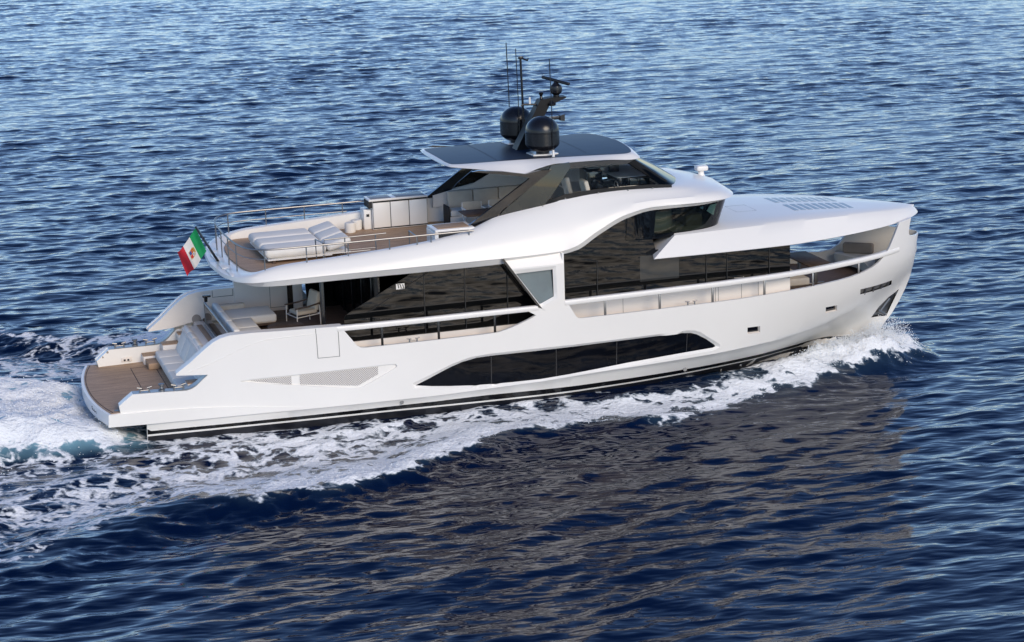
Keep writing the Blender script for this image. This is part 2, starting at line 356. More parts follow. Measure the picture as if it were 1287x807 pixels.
def ring(mb, outer, inner, s, depth):
    d_in = {(round(a, 3), round(b, 3)) for a, b in resample(inner, .2)}
    panel(mb, outer, hb, 0, s, holes=[inner], sp=.2, fill=False, depth=lambda x, z: depth if (round(x, 3), round(z, 3)) in d_in else 0.)
def shrink(P, k):
    cx = sum(p[0] for p in P)/len(P); cz = sum(p[1] for p in P)/len(P)
    return [(x+(cx-x)*k*min(1, .12/max(.02, abs(cx-x))*1.2), z+(cz-z)*k) for x, z in P]
for s in (-1, 1):
    fr = MB(); ring(fr, win_frame, win_out, s, .07); f = fr.build('hull_window', 'gel', yacht)
    g = MB(); panel(g, win_out, hb, .02, s, sp=.3, inset=.071); g.build('pane', 'hullglass', f)
    for x in (11.65, 13.64, 15.53, 17.79):
        z0 = min(np.interp(x, [p[0] for p in win_out[18:]][::-1], [p[1] for p in win_out[18:]][::-1]), 1.0); z1 = 1.2
        k = MB(); panel(k, [(x-.012, z0+.01), (x+.012, z0+.01), (x+.012, z1-.005), (x-.012, z1-.005)], hb, 0, s, inset=.067); k.build('mullion', 'recess', f)
    for po in (port_a, port_b):
        pi = shrink(po, .28); fr = MB(); ring(fr, po, pi, s, .09); f = fr.build('porthole', 'cream', yacht)
        g = MB(); panel(g, pi, hb, .02, s, inset=.09); g.build('pane', 'black', f)
    pi = shrink(slot, .22); fr = MB(); ring(fr, slot, pi, s, .08); f = fr.build('mooring_slot', 'satin', yacht)
    g = MB(); panel(g, pi, hb, .02, s, inset=.08); g.build('slot_back', 'seam', f)
    for x in (24.22, 24.62, 25.02, 25.4):
        k = MB(); k.tube([(x, s*(hb(x, 1.5)-.05), 1.46), (x, s*(hb(x, 1.62)-.05), 1.65)], .035); k.build('roller', 'steel', f)
    pi = shrink(pocket, .1); fr = MB(); ring(fr, pocket, pi, s, .06); f = fr.build('anchor_pocket', 'black', yacht)
    g = MB(); panel(g, pi, hb, .02, s, inset=.06, sp=.12); g.build('pocket_plate', 'steel', f)
    k = MB(); k.tube([(25.62, s*(hb(25.62, .3)-.04), .28), (25.98, s*(hb(25.98, .75)-.04), .78)], .05); k.tube([(25.5, s*(hb(25.5, .45)-.03), .44), (25.82, s*(hb(25.82, .3)-.03), .26)], .06); k.build('anchor', 'steel', f)
    # engine-room air intake: recessed tray and two grilles
    gi = [[(4.62, 1.225), (5.79, 1.0), (5.79, 1.245)], [(6.03, .975), (7.64, .77), (7.72, .775), (8.28, 1.04), (8.28, 1.262), (6.03, 1.25)]]
    tr = MB(); ring(tr, intake, shrink(intake, .06), s, .05); panel(tr, shrink(intake, .06), hb, .02, s, inset=.05); f = tr.build('air_intake', 'gel', yacht)
    for q in gi:
        g = MB(); panel(g, q, hb, .012, s, inset=.035, sp=.2); g.build('grille', 'grille', f)
    # boarding hatch seams
    k = MB()
    for a in ([(6.535, 2.43), (6.552, 2.43), (6.572, 1.705), (6.555, 1.705)], [(7.165, 2.42), (7.182, 2.42), (7.192, 1.70), (7.175, 1.70)], [(6.56, 1.70), (6.56, 1.715), (7.19, 1.712), (7.19, 1.697)],
              [(6.53, 2.43), (6.53, 2.57), (6.545, 2.57), (6.545, 2.43)], [(7.16, 2.42), (7.16, 2.56), (7.175, 2.56), (7.175, 2.42)]):
        panel(k, a, hb, 0, s, inset=-.003, sp=.2)
    k.build('boarding_hatch', 'seam', yacht)
    # coaming style line
    ln = [(2.9, 1.63), (3.62, 1.86), (4.28, 2.14), (4.81, 2.33), (5.24, 2.40), (6.5, 2.43)]; ln = soft(ln, 2, False)
    k = MB(); k.tube([(x, s*(hb(x, z)+.001), z) for x, z in ln], .012, 6); k.build('style_line', 'gel', yacht)
    # boot stripe, white line, antifouling: thin sheets proud of the hull
    T = [(1.7, .06), (4.0, .05), (6.7, .08), (10.4, .03), (14.2, -.075), (18.8, -.07), (21.2, -.08), (23.3, -.22), (24.8, -.34)]
    Bz = [(1.7, -.1), (4.0, -.1), (8.5, -.12), (14.2, -.235), (18.9, -.2), (21.3, -.25), (23.3, -.4), (24.8, -.52)]
    xs = list(np.linspace(1.71, 24.6, 46))
    st = [(x, lerp(T, x)) for x in xs]+[(x, lerp(Bz, x)) for x in xs[::-1]]
    k = MB(); panel(k, st[::-1], hb, .0, s, inset=-.006, sp=.5); k.build('boot_stripe', 'boot', yacht)
    st = [(x, lerp(Bz, x)-.055) for x in xs]+[(x, -.99) for x in xs[::-1]]
    k = MB(); panel(k, st[::-1], hb, .0, s, inset=-.005, sp=.4); k.build('antifouling', 'anti', yacht)
    for x, z in ((17.9, -.06), (8.96, .1)): k = MB(); k.lathe([(.02, 0), (.06, 0), (.06, .05), (.03, .05)], mx=Matrix.Translation((x, s*(hb(x, z)), z)) @ Matrix.Rotation(rad(90)*(1 if s < 0 else -1), 4, 'X'), n=12); k.build('hull_outlet', 'steel', yacht)
    # thick coaming and platform wing liners
    k = MB(); panel(k, [(3.3, 1.57)]+[(x+.02, z-.015) for x, z in stern_curve]+[(7.3, 1.72), (4.3, 1.72)], hb, .30, s, inset=.095, sp=.3); k.build('coaming', 'liner', yacht)
    k = MB(); panel(k, [(3.7, .64)]+[(1.03, .64)]+[(x+.02, z-.006) for x, z in wing[1:]]+[(3.7, 1.5)], hb, .26, s, inset=.095, sp=.3); k.build('platform_wing', 'gel', yacht)
    # steel mooring plate on the wing
    k = MB(); pl = soft([(1.38, 1.147), (2.12, 1.138), (2.85, 1.12), (3.12, 1.23), (3.32, 1.41), (3.44, 1.515)], 2, False)
    k.grid([[(x, s*(hb(x, z)-.02), z) for x, z in pl], [(x, s*(hb(x, z)-.34), z) for x, z in pl]], flip=(s > 0)); k.build('mooring_plate', 'slat', yacht)
    for x in (1.72, 2.66):   # cleats: two horned posts
        k = MB(); yb = s*(hb(x, 1.1)-.17)
        for d in (-.13, .13):
            k.cyl((x+d, yb, 1.12), .028, .022, .13, 10); k.tube([(x+d*1.6, yb, 1.275), (x+d*.55, yb, 1.245)], .024, 8)
        k.tube([(x-.13, yb, 1.18), (x+.13, yb, 1.18)], .018, 8); k.build('cleat', 'steel', yacht)
    k = MB(); yb = s*(hb(2.19, 1.1)-.17); k.lathe([(.09, 0), (.09, .05), (.055, .07), (.05, .14), (.085, .17), (.085, .21), (.03, .215)], (2.19, yb, 1.12), 16); k.build('capstan', 'steel', yacht)

for s in (-1, 1):   # sponson ledge running forward from the platform and fading into the side
    k = MB(); panel(k, [(.64, .272), (1.7, .252), (4.0, .25), (6.4, .25), (6.4, .27), (4.4, .50), (3.2, .58), (2.4, .60), (.66, .622)], hb, .10, s, sp=.3, depth=lambda x, z: -.075*max(0, 1-(x-.6)/5.8)); k.build('sponson', 'gel', yacht)

# ---- swim platform
def aft_curve(n=17, x0=.31, dx=.36, w=2.84): return [(x0+dx*(abs(t))**2.2, w*t) for t in np.linspace(-1, 1, n)]
pp = aft_curve()+[(3.4, 2.86), (3.4, -2.86)]
k = MB(); k.prism(pp, .29, .632); sw = k.build('swim_platform', 'gel', yacht)
k = MB(); k.prism(aft_curve(17, .40, .34, 2.78)+[(3.3, 2.80), (3.3, -2.80)], .634, .65); td = k.build('teak_deck', 'teak', sw)
k = MB()
for a in ((1.9, -1.6, 1.92, 1.9), (2.62, -2.2, 2.64, 2.2)): k.box((a[0], a[1], .650), (a[2], a[3], .6535))
k.box((1.92, 1.88, .650), (2.62, 1.9, .6535)); k.build('deck_seam', 'rubber', sw)
k = MB(); k.tube([(x+.13, y*.955, .652) for x, y in aft_curve(25)], .010, 5); k.build('margin_seam', 'rubber', sw)
k = MB(); rnd = random.Random(3); pts = []
for i in range(9): pts.append((.345+.25*abs(-1.55-i*.09)/2.84*.5, -1.35-i*.055, .45+.035*math.sin(i*2.1)))
pts = [(.31+.36*(abs(y/2.84))**2.2-.004, y, z) for x, y, z in pts]; k.tube(pts, .009, 5)
k.tube([(.31+.36*(abs(y/2.84))**2.2-.004, y, z) for y, z in ((-1.36, .43), (-1.30, .52), (-1.40, .53))], .009, 5); k.build('script_mark', 'seam', sw)
k = MB(); k.cyl((.92, -2.55, .65), .07, .07, .008, 16); k.build('deck_plate', 'steel', sw)
for s in (-1, 1):
    yb = s*(hb(1.6, .8)-.365)
    for x, z in ((1.33, 1.07), (1.17, .93), (1.19, .72)): k = MB(); k.lathe([(.0, 0), (.035, 0), (.035, .012), (.0, .012)], mx=Matrix.Translation((x, yb, z)) @ Matrix.Rotation(rad(90)*s, 4, 'X'), n=10); k.build('courtesy_light', 'taupe', yacht)
    k = MB(); k.box((1.72, yb-.012, .72), (2.03, yb+.012, .86), .01); f = k.build('shore_socket', 'cream', yacht)
    for x in (1.82, 1.93): q = MB(); q.box((x-.03, yb-s*.02-.008, .745), (x+.03, yb-s*.02+.008, .80), .01); q.build('socket', 'rubber', f)

# ---- transom block, stairs, cockpit floor and decks
k = MB(); k.box((2.95, -2.12, .64), (4.02, 2.12, 1.0), .03); k.box((3.55, -2.12, .9), (4.33, 2.12, 1.70), .03); k.box((4.0, -2.95, .6), (4.4, 2.95, 1.69), .02); tb = k.build('transom', 'cream', yacht)
k = MB(); k.box((4.0, -2.1, 1.702), (4.16, 2.1, 1.72), .004); k.build('teak_strip', 'teak', tb)
for s in (-1, 1):
    for i, (x0, z) in enumerate(((2.35, .92), (2.95, 1.2), (3.45, 1.47))):
        k = MB(); k.box((x0, min(s*2.13, s*2.58), .64), (4.0, max(s*2.13, s*2.58), z-.02), .015); st = k.build('step', 'cream', yacht)
        q = MB(); q.box((x0-.01, min(s*2.14, s*2.57), z-.018), (x0+.6, max(s*2.14, s*2.57), z), .005); q.build('tread', 'teak', st)
k = MB(); k.box((2.40, 1.45, .655), (2.75, 2.12, .84), .02); lo = k.build('platform_locker', 'teak', yacht)
k = MB(); k.box((4.265, -2.0, 1.76), (4.285, 2.0, 2.38)); bl = k.build('glass_balustrade', 'balus', yacht)
q = MB(); q.tube([(4.275, -2.02, 1.7), (4.275, -2.02, 2.4), (4.275, 2.02, 2.4), (4.275, 2.02, 1.7)], .03, 8); q.tube([(4.275, -2, 1.73), (4.275, 2, 1.73)], .03, 8); q.build('balustrade_frame', 'steel', bl)
q = MB(); q.cyl((4.35, 2.2, 2.38), .05, .06, .16, 12); q.box((4.25, 2.14, 2.52), (4.5, 2.26, 2.58), .02); q.build('wash_light', 'satin', yacht)
def plan(z, x0, x1, off, n=40): 
    xs = np.linspace(x0, x1, n); return [(x, -max(.02, hb(x, z)-off)) for x in xs]+[(x, max(.02, hb(x, z)-off)) for x in xs[::-1]]
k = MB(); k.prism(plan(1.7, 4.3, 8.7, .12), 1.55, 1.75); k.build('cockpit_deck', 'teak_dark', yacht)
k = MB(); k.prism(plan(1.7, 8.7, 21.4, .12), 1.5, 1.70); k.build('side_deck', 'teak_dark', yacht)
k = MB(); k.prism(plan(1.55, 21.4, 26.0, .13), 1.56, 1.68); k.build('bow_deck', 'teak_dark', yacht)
for s in (1,):   # cockpit side wall and lockers, port
    y0, y1 = sorted((s*2.72, s*2.95))
    k = MB(); k.box((5.32, y0, 1.75), (6.95, y1, 3.9), .02); cw = k.build('cockpit_wall', 'cream', yacht)
    q = MB(); yy = s*2.716
    for b in ((6.40, 1.86, 6.412, 3.3), (6.40, 1.86, 6.93, 1.872)): q.box((b[0], yy-.003, b[1]), (b[2], yy+.003, b[3]))
    q.build('locker_seam', 'seam', cw)
    k = MB(); k.box((6.952, y0, 1.75), (7.12, y1, 3.88)); k.build('wall_pillar', 'black', yacht)
    k = MB(); k.box((7.122, y0, 1.75), (7.42, y1, 3.88), .01); k.build('door_jamb', 'cream', yacht)
    q = MB(); yq = s*(hb(4.9, 2.4)-.41)
    for b in ((4.64, 2.36, 5.28, 2.372), (4.64, 2.36, 4.652, 2.58), (5.268, 2.36, 5.28, 2.56)): q.box((b[0], yq-.012, b[1]), (b[2], yq+.012, b[3]))
    q.build('locker_lid', 'seam', yacht)
    q = MB(); q.lathe([(0, 0), (.14, 0), (.14, .02), (.12, .03), (0, .02)], mx=Matrix.Translation((4.1, s*(hb(4.1, 1.75)-.392), 1.76)) @ Matrix.Rotation(rad(90)*s, 4, 'X'), n=24); q.build('loudspeaker', 'taupe', yacht)
for x, y in ((6.97, -2.35), (7.95, 2.2)):
    k = MB(); k.box((x-.05, y-.07, 1.75), (x+.05, y+.07, 3.88), .01); k.build('cockpit_post', 'satin', yacht)

# ---- main-deck house: dark glass saloon, cream lower walls forward
mb = MB()
for s in (-1, 1):
    k = MB(); panel(k, [(7.55, 1.70), (7.5, 2.64), (7.62, 2.76), (9.62, 3.80), (9.7, 3.86), (13.4, 3.86), (13.4, 1.70)], lambda x, z: 2.66+.022*(z-1.7), .05, s, sp=1.0); sg = k.build('saloon_window', 'glass', yacht)
    q = MB()
    for x in (9.88, 11.1, 12.38): q = MB(); q.box((x-.012, min(s*2.66, s*2.712), 1.95), (x+.012, max(s*2.66, s*2.712), 3.85)); q.build('glass_joint', 'rubber', sg)
    q = MB(); q.tube([(8.2, s*2.686, 2.74), (10.02, s*2.708, 3.74)], .012, 4); q.build('glass_joint', 'rubber', sg)
    q = MB(); q.box((7.6, min(s*2.683, s*2.72), 1.71), (13.3, max(s*2.683, s*2.72), 1.93)); q.build('lower_sill', 'cream', sg)
    # small white emblem with three dark zigzag strokes
    if s < 0:
        e = MB(); e.box((9.06, -2.707, 3.325), (9.31, -2.69, 3.485)); em = e.build('emblem', 'gel', sg)
        d = MB()
        for i in range(3):
            x = 9.105+i*.07
            d.add([(x, -2.7085, 3.46), (x+.028, -2.7085, 3.46), (x+.05, -2.7085, 3.35), (x+.022, -2.7085, 3.35)], [(3, 2, 1, 0)])
        d.box((9.09, -2.7095, 3.455), (9.19, -2.706, 3.47)); d.box((9.19, -2.7095, 3.34), (9.28, -2.706, 3.355)); d.build('emblem_stroke', 'rubber', em)
    # forward: cream lower wall and dark glass above
    k = MB(); panel(k, [(13.6, 1.70), (13.6, 2.44), (21.35, 2.44), (21.35, 1.70)], lambda x, z: 2.68, .08, s, sp=1.0); fw_ = k.build('house_wall', 'cream', yacht)
    q = MB()
    for x in (15.95, 18.9, 19.0, 19.75, 20.3): q.box((x-.006, min(s*2.68, s*2.684), 1.9), (x+.006, max(s*2.68, s*2.684), 2.43))
    q.build('wall_seam', 'seam', fw_)
    gl = [(13.4, 2.445), (13.4, 4.0), (13.9, 4.08), (14.3, 4.10), (14.7, 4.26), (15.2, 4.54), (15.7, 4.74), (16.05, 4.87), (16.05, 4.10), (16.9, 4.05), (17.0, 3.72), (21.33, 3.62), (21.35, 2.445)]
    pane = [(16.5, 2.80), (17.74, 2.80), (17.74, 3.56), (16.5, 3.58)]
    k = MB(); panel(k, gl, lambda x, z: 2.675+.045*(z-2.44), .06, s, sp=1.0, holes=[pane]); dg = k.build('house_window', 'glass', yacht)
    q = MB(); panel(q, pane, lambda x, z: 2.67+.045*(z-2.44), .02, s, sp=1.0); q.build('pane', 'dimpane', dg)
    q = MB()
    for x in (15.15, 18.6, 19.27, 20.65): q = MB(); q.box((x-.01, min(s*2.66, s*2.73), 2.46), (x+.01, max(s*2.66, s*2.73), 3.6)); q.build('glass_joint', 'rubber', dg)
    q = MB(); q.box((14.0, min(s*2.66, s*2.698), 2.855), (21.3, max(s*2.66, s*2.698), 2.87)); q.build('glass_joint', 'rubber', dg)
    if s < 0:
        q = MB(); q.box((19.5, -2.73, 2.60), (19.8, -2.705, 2.625), .005); q.box((19.78, -2.735, 2.585), (19.82, -2.705, 2.64), .005); q.build('door_handle', 'steel', dg)
k = MB(); k.box((8.55, -2.62, 1.70), (8.6, 2.62, 3.86)); ab = k.build('saloon_door', 'glass', yacht)
q = MB()
for y in (-1.9, -.65, .65, 1.9): q = MB(); q.box((8.50, y-.03, 1.75), (8.545, y+.03, 3.86), .005); q.build('door_frame', 'satin', ab)
k = MB(); k.box((21.3, -2.66, 1.7), (21.36, 2.66, 3.62), .01); k.build('bow_bulkhead', 'glass', yacht)
k = MB(); k.box((13.45, -2.6, 1.75), (21.25, 2.6, 1.80)); k.box((13.45, 2.2, 1.8), (21.2, 2.55, 4.0)); k.build('cabin_interior', 'carpet', yacht)

# ---- buttress wings with their trapezoid windows
for s in (-1, 1):
    bo = [(12.05, 4.06), (13.12, 2.54), (13.30, 2.42), (13.86, 2.68), (13.90, 3.79), (13.84, 4.06)]
    bw = [(12.46, 3.58), (13.13, 2.63), (13.17, 2.62), (13.58, 2.80), (13.57, 3.60)]
    bf = [(12.36, 3.70), (12.52, 3.70), (13.66, 3.71), (13.67, 2.76), (13.14, 2.52), (13.10, 2.55)]
    yb = lambda x, z: 3.40-(.16*(z-3.75)/.3 if z > 3.75 else 0)
    k = MB(); panel(k, bo, yb, .14, s, holes=[bf], sp=.3, creases=[[(12.28, 3.75), (13.895, 3.755)]]); bt = k.build('buttress', 'gel', yacht, 15)
    dd = {(round(a, 3), round(b, 3)) for a, b in resample(bw, .2)}
    q = MB(); panel(q, bf, yb, 0, s, holes=[bw], sp=.2, fill=False, depth=lambda x, z: .05 if (round(x, 3), round(z, 3)) in dd else 0.); wf = q.build('window_frame', 'gel', bt)
    q = MB(); q.add([(x, s*(3.345-.10*(z-2.6)), z) for x, z in bw], [tuple(range(5))[::-1] if s > 0 else tuple(range(5))]); q.build('pane', 'sky_sheen_glass', wf)
    q = MB(); q.add([(12.04, s*3.1, 4.06), (12.04, s*3.37, 4.06), (13.115, s*3.41, 2.53), (13.115, s*3.1, 2.53)], [(0, 1, 2, 3)]); 
    q.add([(12.02, s*3.405, 4.06), (12.10, s*3.405, 4.06), (13.2, s*3.41, 2.49), (13.10, s*3.41, 2.53)], [(0, 1, 2, 3)]); q.build('edge_trim', 'black', bt)
    q = MB(); q.box((13.86, min(s*2.69, s*3.36), 2.6), (13.92, max(s*2.69, s*3.36), 4.05), .01); q.build('return_wall', 'gel', bt)

# ---- bulwark cap rails and their posts
def cap(xs, ztop, zbot, wdt, name):
    for s in (-1, 1):
        k = MB(); P = []
        for x in xs:
            z = (ztop(x)+zbot(x))/2; P.append((x, s*max(0.02, hb(x, z)-wdt*.5+.012), z))
        k.tube(P, .1, 14, sq=(wdt/2, (ztop(xs[0])-zbot(xs[0]))/2)); k.build(name, 'gel', yacht, 50)
cap(list(np.linspace(7.15, 13.1, 20)), lambda x: 2.58, lambda x: 2.42, .18, 'cap_rail')
cap(list(np.linspace(13.9, 25.55, 46)), lambda x: lerp([(13.9, 2.645), (15, 2.66), (18.7, 2.69), (21.2, 2.72), (23.2, 2.755), (25.6, 2.76)], x), lambda x: lerp([(13.9, 2.645), (15, 2.66), (18.7, 2.69), (21.2, 2.72), (23.2, 2.755), (25.6, 2.76)], x)-.165, .19, 'cap_rail')
for s in (-1, 1):
    for x in (8.44, 10.10, 11.78):
        k = MB(); y = s*(hb(x, 2.1)-.06); k.box((x-.035, y-.02, 1.84), (x+.035, y+.02, 2.45), .008); k.build('rail_post', 'satin', yacht)
    for x in (15.16, 16.88, 18.58, 20.3, 22.0, 23.79):
        k = MB(); y = s*(hb(x, 2.3)-.06); k.box((x-.035, y-.02, lerp([(15, 2.05), (20.3, 2.10), (22, 2.15), (23.8, 2.25)], x)), (x+.035, y+.02, 2.6), .008); k.build('rail_post', 'steel', yacht)
    for x, z in ((9.35, 1.88), (17.9, 2.07)):
        k = MB(); y = s*(hb(x, z)-.08)
        for d in (-.11, .11): k.cyl((x+d, y, z-.02), .025, .02, .12, 10); k.tube([(x+d*1.7, y, z+.12), (x+d*.5, y, z+.1)], .02, 6)
        k.tube([(x-.11, y, z+.05), (x+.11, y, z+.05)], .015, 6); k.build('cleat', 'steel', yacht)

# ---- flybridge band and wheelhouse cap: one lofted shell
K = [  # lower lip, step, top outer, top inner (half-plan, starboard as +Y)
 ((4.38, 0, 3.88), (4.20, 0, 3.93), (4.24, 0, 4.01), (4.72, 0, 4.09)),
 ((4.47, 1.4, 3.88), (4.29, 1.4, 3.93), (4.33, 1.4, 4.02), (4.80, 1.4, 4.09)),
 ((4.66, 2.3, 3.88), (4.50, 2.37, 3.95), (4.54, 2.3, 4.08), (5.0, 2.2, 4.14)),
 ((5.02, 2.93, 3.87), (4.95, 3.09, 4.01), (5.0, 2.93, 4.22), (5.25, 2.66, 4.26)),
 ((5.7, 3.14, 3.87), (5.7, 3.30, 4.06), (5.7, 2.99, 4.36), (5.7, 2.76, 4.37)),
 ((7.5, 3.16, 3.87), (7.5, 3.345, 4.075), (7.5, 3.0, 4.47), (7.5, 2.76, 4.48)),
 ((9.5, 3.16, 3.86), (9.5, 3.36, 4.075), (9.5, 3.0, 4.60), (9.5, 2.74, 4.61)),
 ((11.1, 3.17, 3.86), (11.1, 3.37, 4.07), (11.1, 2.97, 4.74), (11.1, 2.66, 4.80)),
 ((12.2, 3.21, 3.88), (12.2, 3.37, 4.07), (12.2, 2.93, 4.86), (12.2, 2.48, 5.12)),
 ((13.8, 3.20, 3.97), (13.8, 3.33, 4.10), (13.8, 2.87, 5.00), (13.8, 2.42, 5.38)),
 ((14.4, 3.11, 4.04), (14.3, 3.26, 4.18), (14.4, 2.83, 5.05), (14.3, 2.41, 5.48)),
 ((15.2, 2.95, 4.42), (15.1, 3.10, 4.56), (15.1, 2.76, 5.14), (15.1, 2.38, 5.53)),
 ((16.1, 2.81, 4.78), (16, 2.95, 4.91), (16, 2.70, 5.24), (15.9, 2.32, 5.54)),
 ((17, 2.69, 4.92), (17, 2.81, 5.04), (17, 2.62, 5.27), (16.8, 2.25, 5.51)),
 ((18.4, 2.61, 4.92), (18.45, 2.73, 5.02), (18.3, 2.5, 5.24), (17.75, 2.0, 5.48)),
 ((19.35, 2.30, 4.95), (19.45, 2.40, 5.01), (19.1, 2.1, 5.23), (18.2, 1.3, 5.47)),
 ((19.88, 1.4, 4.94), (20.0, 1.45, 5.0), (19.6, 1.2, 5.23), (18.42, .65, 5.47)),
 ((20.08, 0, 4.93), (20.2, 0, 4.99), (19.8, 0, 5.24), (18.5, 0, 5.47)),
]
tabs = [[[(i, K[i][r][c]) for i in range(len(K))] for c in range(3)] for r in range(4)]
ss = np.linspace(0, len(K)-1, 104)
def kp(r, t): return Vector([pchip(tabs[r][c], t) for c in range(3)])
rows = [[] for _ in range(12)]
for t in ss:
    L, S_, T, U = (kp(r, t) for r in range(4))
    inn = Vector((L.x+(.6 if t < 3 else 0)-(1.0*max(0, (t-14)/3) if t > 14 else 0), L.y*.8, L.z+.03))
    S0 = S_-(S_-L).normalized()*.012; S0.y -= .02*min(1, t/3)
    top2 = S_.lerp(T, .33)+Vector((0, .03, .02)) if t > 3 else S_.lerp(T, .4)
    ux = U.x; uy = U.y
    rows[0].append(inn); rows[1].append(L); rows[2].append(S0)
    rows[3].append(S_)
    a = S_.lerp(T, .28)+Vector((0, .035*min(1, t/4), .015)); rows[4].append(a)
    b = S_.lerp(T, .66)+Vector((0, .05*min(1, t/4), .03)); rows[5].append(b)
    rows[6].append(T); rows[7].append(T.lerp(U, .35)+Vector((0, 0, .035 if t > 6.5 else .012)))
    rows[8].append(T.lerp(U, .7)+Vector((0, 0, .035 if t > 6.5 else .012))); rows[9].append(U)
    inw = Vector((U.x+(.06 if t < 3 else 0)-(.1 if t > 14 else 0), max(0, U.y-.05), U.z-.02)); rows[10].append(inw)
    rows[11].append(Vector((inw.x, inw.y, 4.09 if t < 3 else 4.1)))
mb = MB()
for s in (-1, 1):
    mb.grid([[(p.x, s*p.y, p.z) for p in r] for r in rows], flip=(s > 0))
fly = mb.build('flybridge', 'gel', yacht, 32)
k = MB(); pl = []
for t in np.linspace(0, 8, 30):
    L = kp(0, t); pl.append((L.x+.3*max(0, 1-t/3), L.y-.2 if L.y > .3 else 0))
pl = pl[:]+[(13.2, 2.95), (13.4, 2.55), (17.0, 2.4)]; pl = pl+[(x, -y) for x, y in pl[::-1] if y > 0]
k.prism(pl, 3.885, 4.07); k.build('deck_slab', 'gel', fly)
k = MB(); pl = []
for t in np.linspace(0, 17, 60):
    U = kp(3, t); pl.append((U.x+(.08 if t < 3 else 0)-(.12 if t > 14 else 0), max(0, U.y-.06)))
pl = pl+[(x, -y) for x, y in pl[::-1] if y > 0]
k.prism(pl, 4.075, 4.12); k.build('fly_deck', 'teak', yacht)
# stern step pads
k = MB()
for y in (-1.7, -.55, .6, 1.75): k.box((4.36+.05*abs(y), y-.48, 4.05), (4.66+.05*abs(y), y+.48, 4.075), .008)
k.build('stern_step', 'gel', fly)

# ---- wheelhouse glazing: reverse-raked band under the eyebrow
def wh(t, z):   # z 0 bottom .. 1 top
    L = kp(0, t); f = max(0, (t-13.2)/3.8)
    top = Vector((L.x-.06*f, max(0, min(L.y-.05, 2.715 if t < 14 else 9)), L.z+.02)); y0 = max(0, L.y-.13) if t > 13 else max(0, min(2.66, L.y-.06))
    bot = Vector((L.x-.06-.42*f, y0*(1-.03*f), 4.02)); return bot.lerp(top, z)
ts = list(np.linspace(12.05, 17, 60))
iz = [0, .10, .16, .32, .5, .68, .82, .90, 1.0]
for s in (-1, 1):
    k = MB(); q = MB()
    for i in range(len(ts)-1):
        for j in range(len(iz)-1):
            tm = (ts[i]+ts[i+1])/2
            quad = [wh(ts[i], iz[j]), wh(ts[i+1], iz[j]), wh(ts[i+1], iz[j+1]), wh(ts[i], iz[j+1])]
            quad = [(p.x, s*p.y, p.z) for p in quad]; f = (0, 1, 2, 3) if s < 0 else (3, 2, 1, 0)
            clear = (13.05 < tm < 14.75 or tm > 14.9) and 2 <= j <= 6
            (q if clear else k).add(quad, [f])
    for b in (k, q):   # weld shared corners so that the band shades smoothly
        key = {}; idx = []; nv = []
        for v in b.v:
            kk = tuple(round(c, 4) for c in v)
            if kk not in key: key[kk] = len(nv); nv.append(v)
            idx.append(key[kk])
        b.v = nv; b.f = [tuple(idx[i] for i in f) for f in b.f]
    wf = k.build('wheelhouse_window', 'glass', yacht); q.build('pane', 'green', wf)
k = MB(); k.prism([(16.2, -2.4), (18.6, -2.3), (19.2, -1.8), (19.4, 0), (19.2, 1.8), (18.6, 2.3), (16.2, 2.4)], 4.0, 4.13); k.box((18.3, -1.9, 4.1), (18.85, 1.9, 4.5), .06); k.box((16.3, 2.1, 4.1), (16.4, 2.4, 4.95)); k.box((16.2, -2.2, 4.1), (16.26, 2.2, 4.95)); k.build('helm_station', 'taupe', yacht)
k = MB(); k.prism([(x, y) for x, y in [(15.6, -2.5), (17, -2.5), (18.4, -2.45), (19.2, -2.05), (19.65, -1.3), (19.8, 0), (19.65, 1.3), (19.2, 2.05), (18.4, 2.45), (17, 2.5), (15.6, 2.5)]], 4.985, 5.03); k.build('wheelhouse_ceiling', 'cream', yacht)
k = MB()
k.tube([(17.7, -2.47, 4.38), (18.05, -2.5, 4.30)], .012, 6); k.build('wiper', 'steel', yacht)

# ---- foredeck canopy roof
EL = [(16.8, 3.10), (19, 3.08), (21.2, 2.96), (22.3, 2.72), (23.35, 2.40), (24.7, 1.86), (25.75, 1.27), (26.5, .66), (26.9, .22), (27.04, 0)]
CR = [(17.7, 2.62), (20, 2.50), (22, 2.28), (23.4, 1.92), (24.7, 1.42), (25.7, .95), (26.4, .5), (26.75, .18), (26.9, 0)]
CRZ = [(17.7, 4.12), (20, 4.14), (22, 4.12), (23.5, 4.04), (24.7, 3.94), (25.7, 3.84), (26.4, 3.75), (26.9, 3.66)]
def roof_z(x, y):
    c = max(.05, pchip(CR, x)); return pchip(CRZ, x)+.07*(1-min(1, (y/c)**2))
fr_ = 1-(1-np.linspace(0, 1, 60))**1.6
rr = [[] for _ in range(9)]
for f in fr_:
    xe = 16.8+f*10.24; xc = 17.7+f*9.2
    e = pchip(EL, xe); zl = 3.52-.05*f; c = pchip(CR, xc); zc = pchip(CRZ, xc)
    rr[0].append((xe+.1-.4*f*f, max(0, e-.35), zl+.07)); rr[1].append((xe-.02*f, max(0, e-.03), zl-.0)); rr[2].append((xe, e, zl+.02))
    rr[3].append((xe*.55+xc*.45, e*.55+c*.45+.02*(1-f), zl*.55+zc*.45+.03)); rr[4].append((xe*.08+xc*.92, e*.08+c*.92, zl*.08+zc*.92+.012))
    rr[5].append((xc-.02, c*.955, zc+.012)); rr[6].append((xc, c*.66, zc+.07*(1-.66**2))); rr[7].append((xc, c*.33, zc+.07*(1-.33**2))); rr[8].append((xc, 0, zc+.07))
mb = MB()
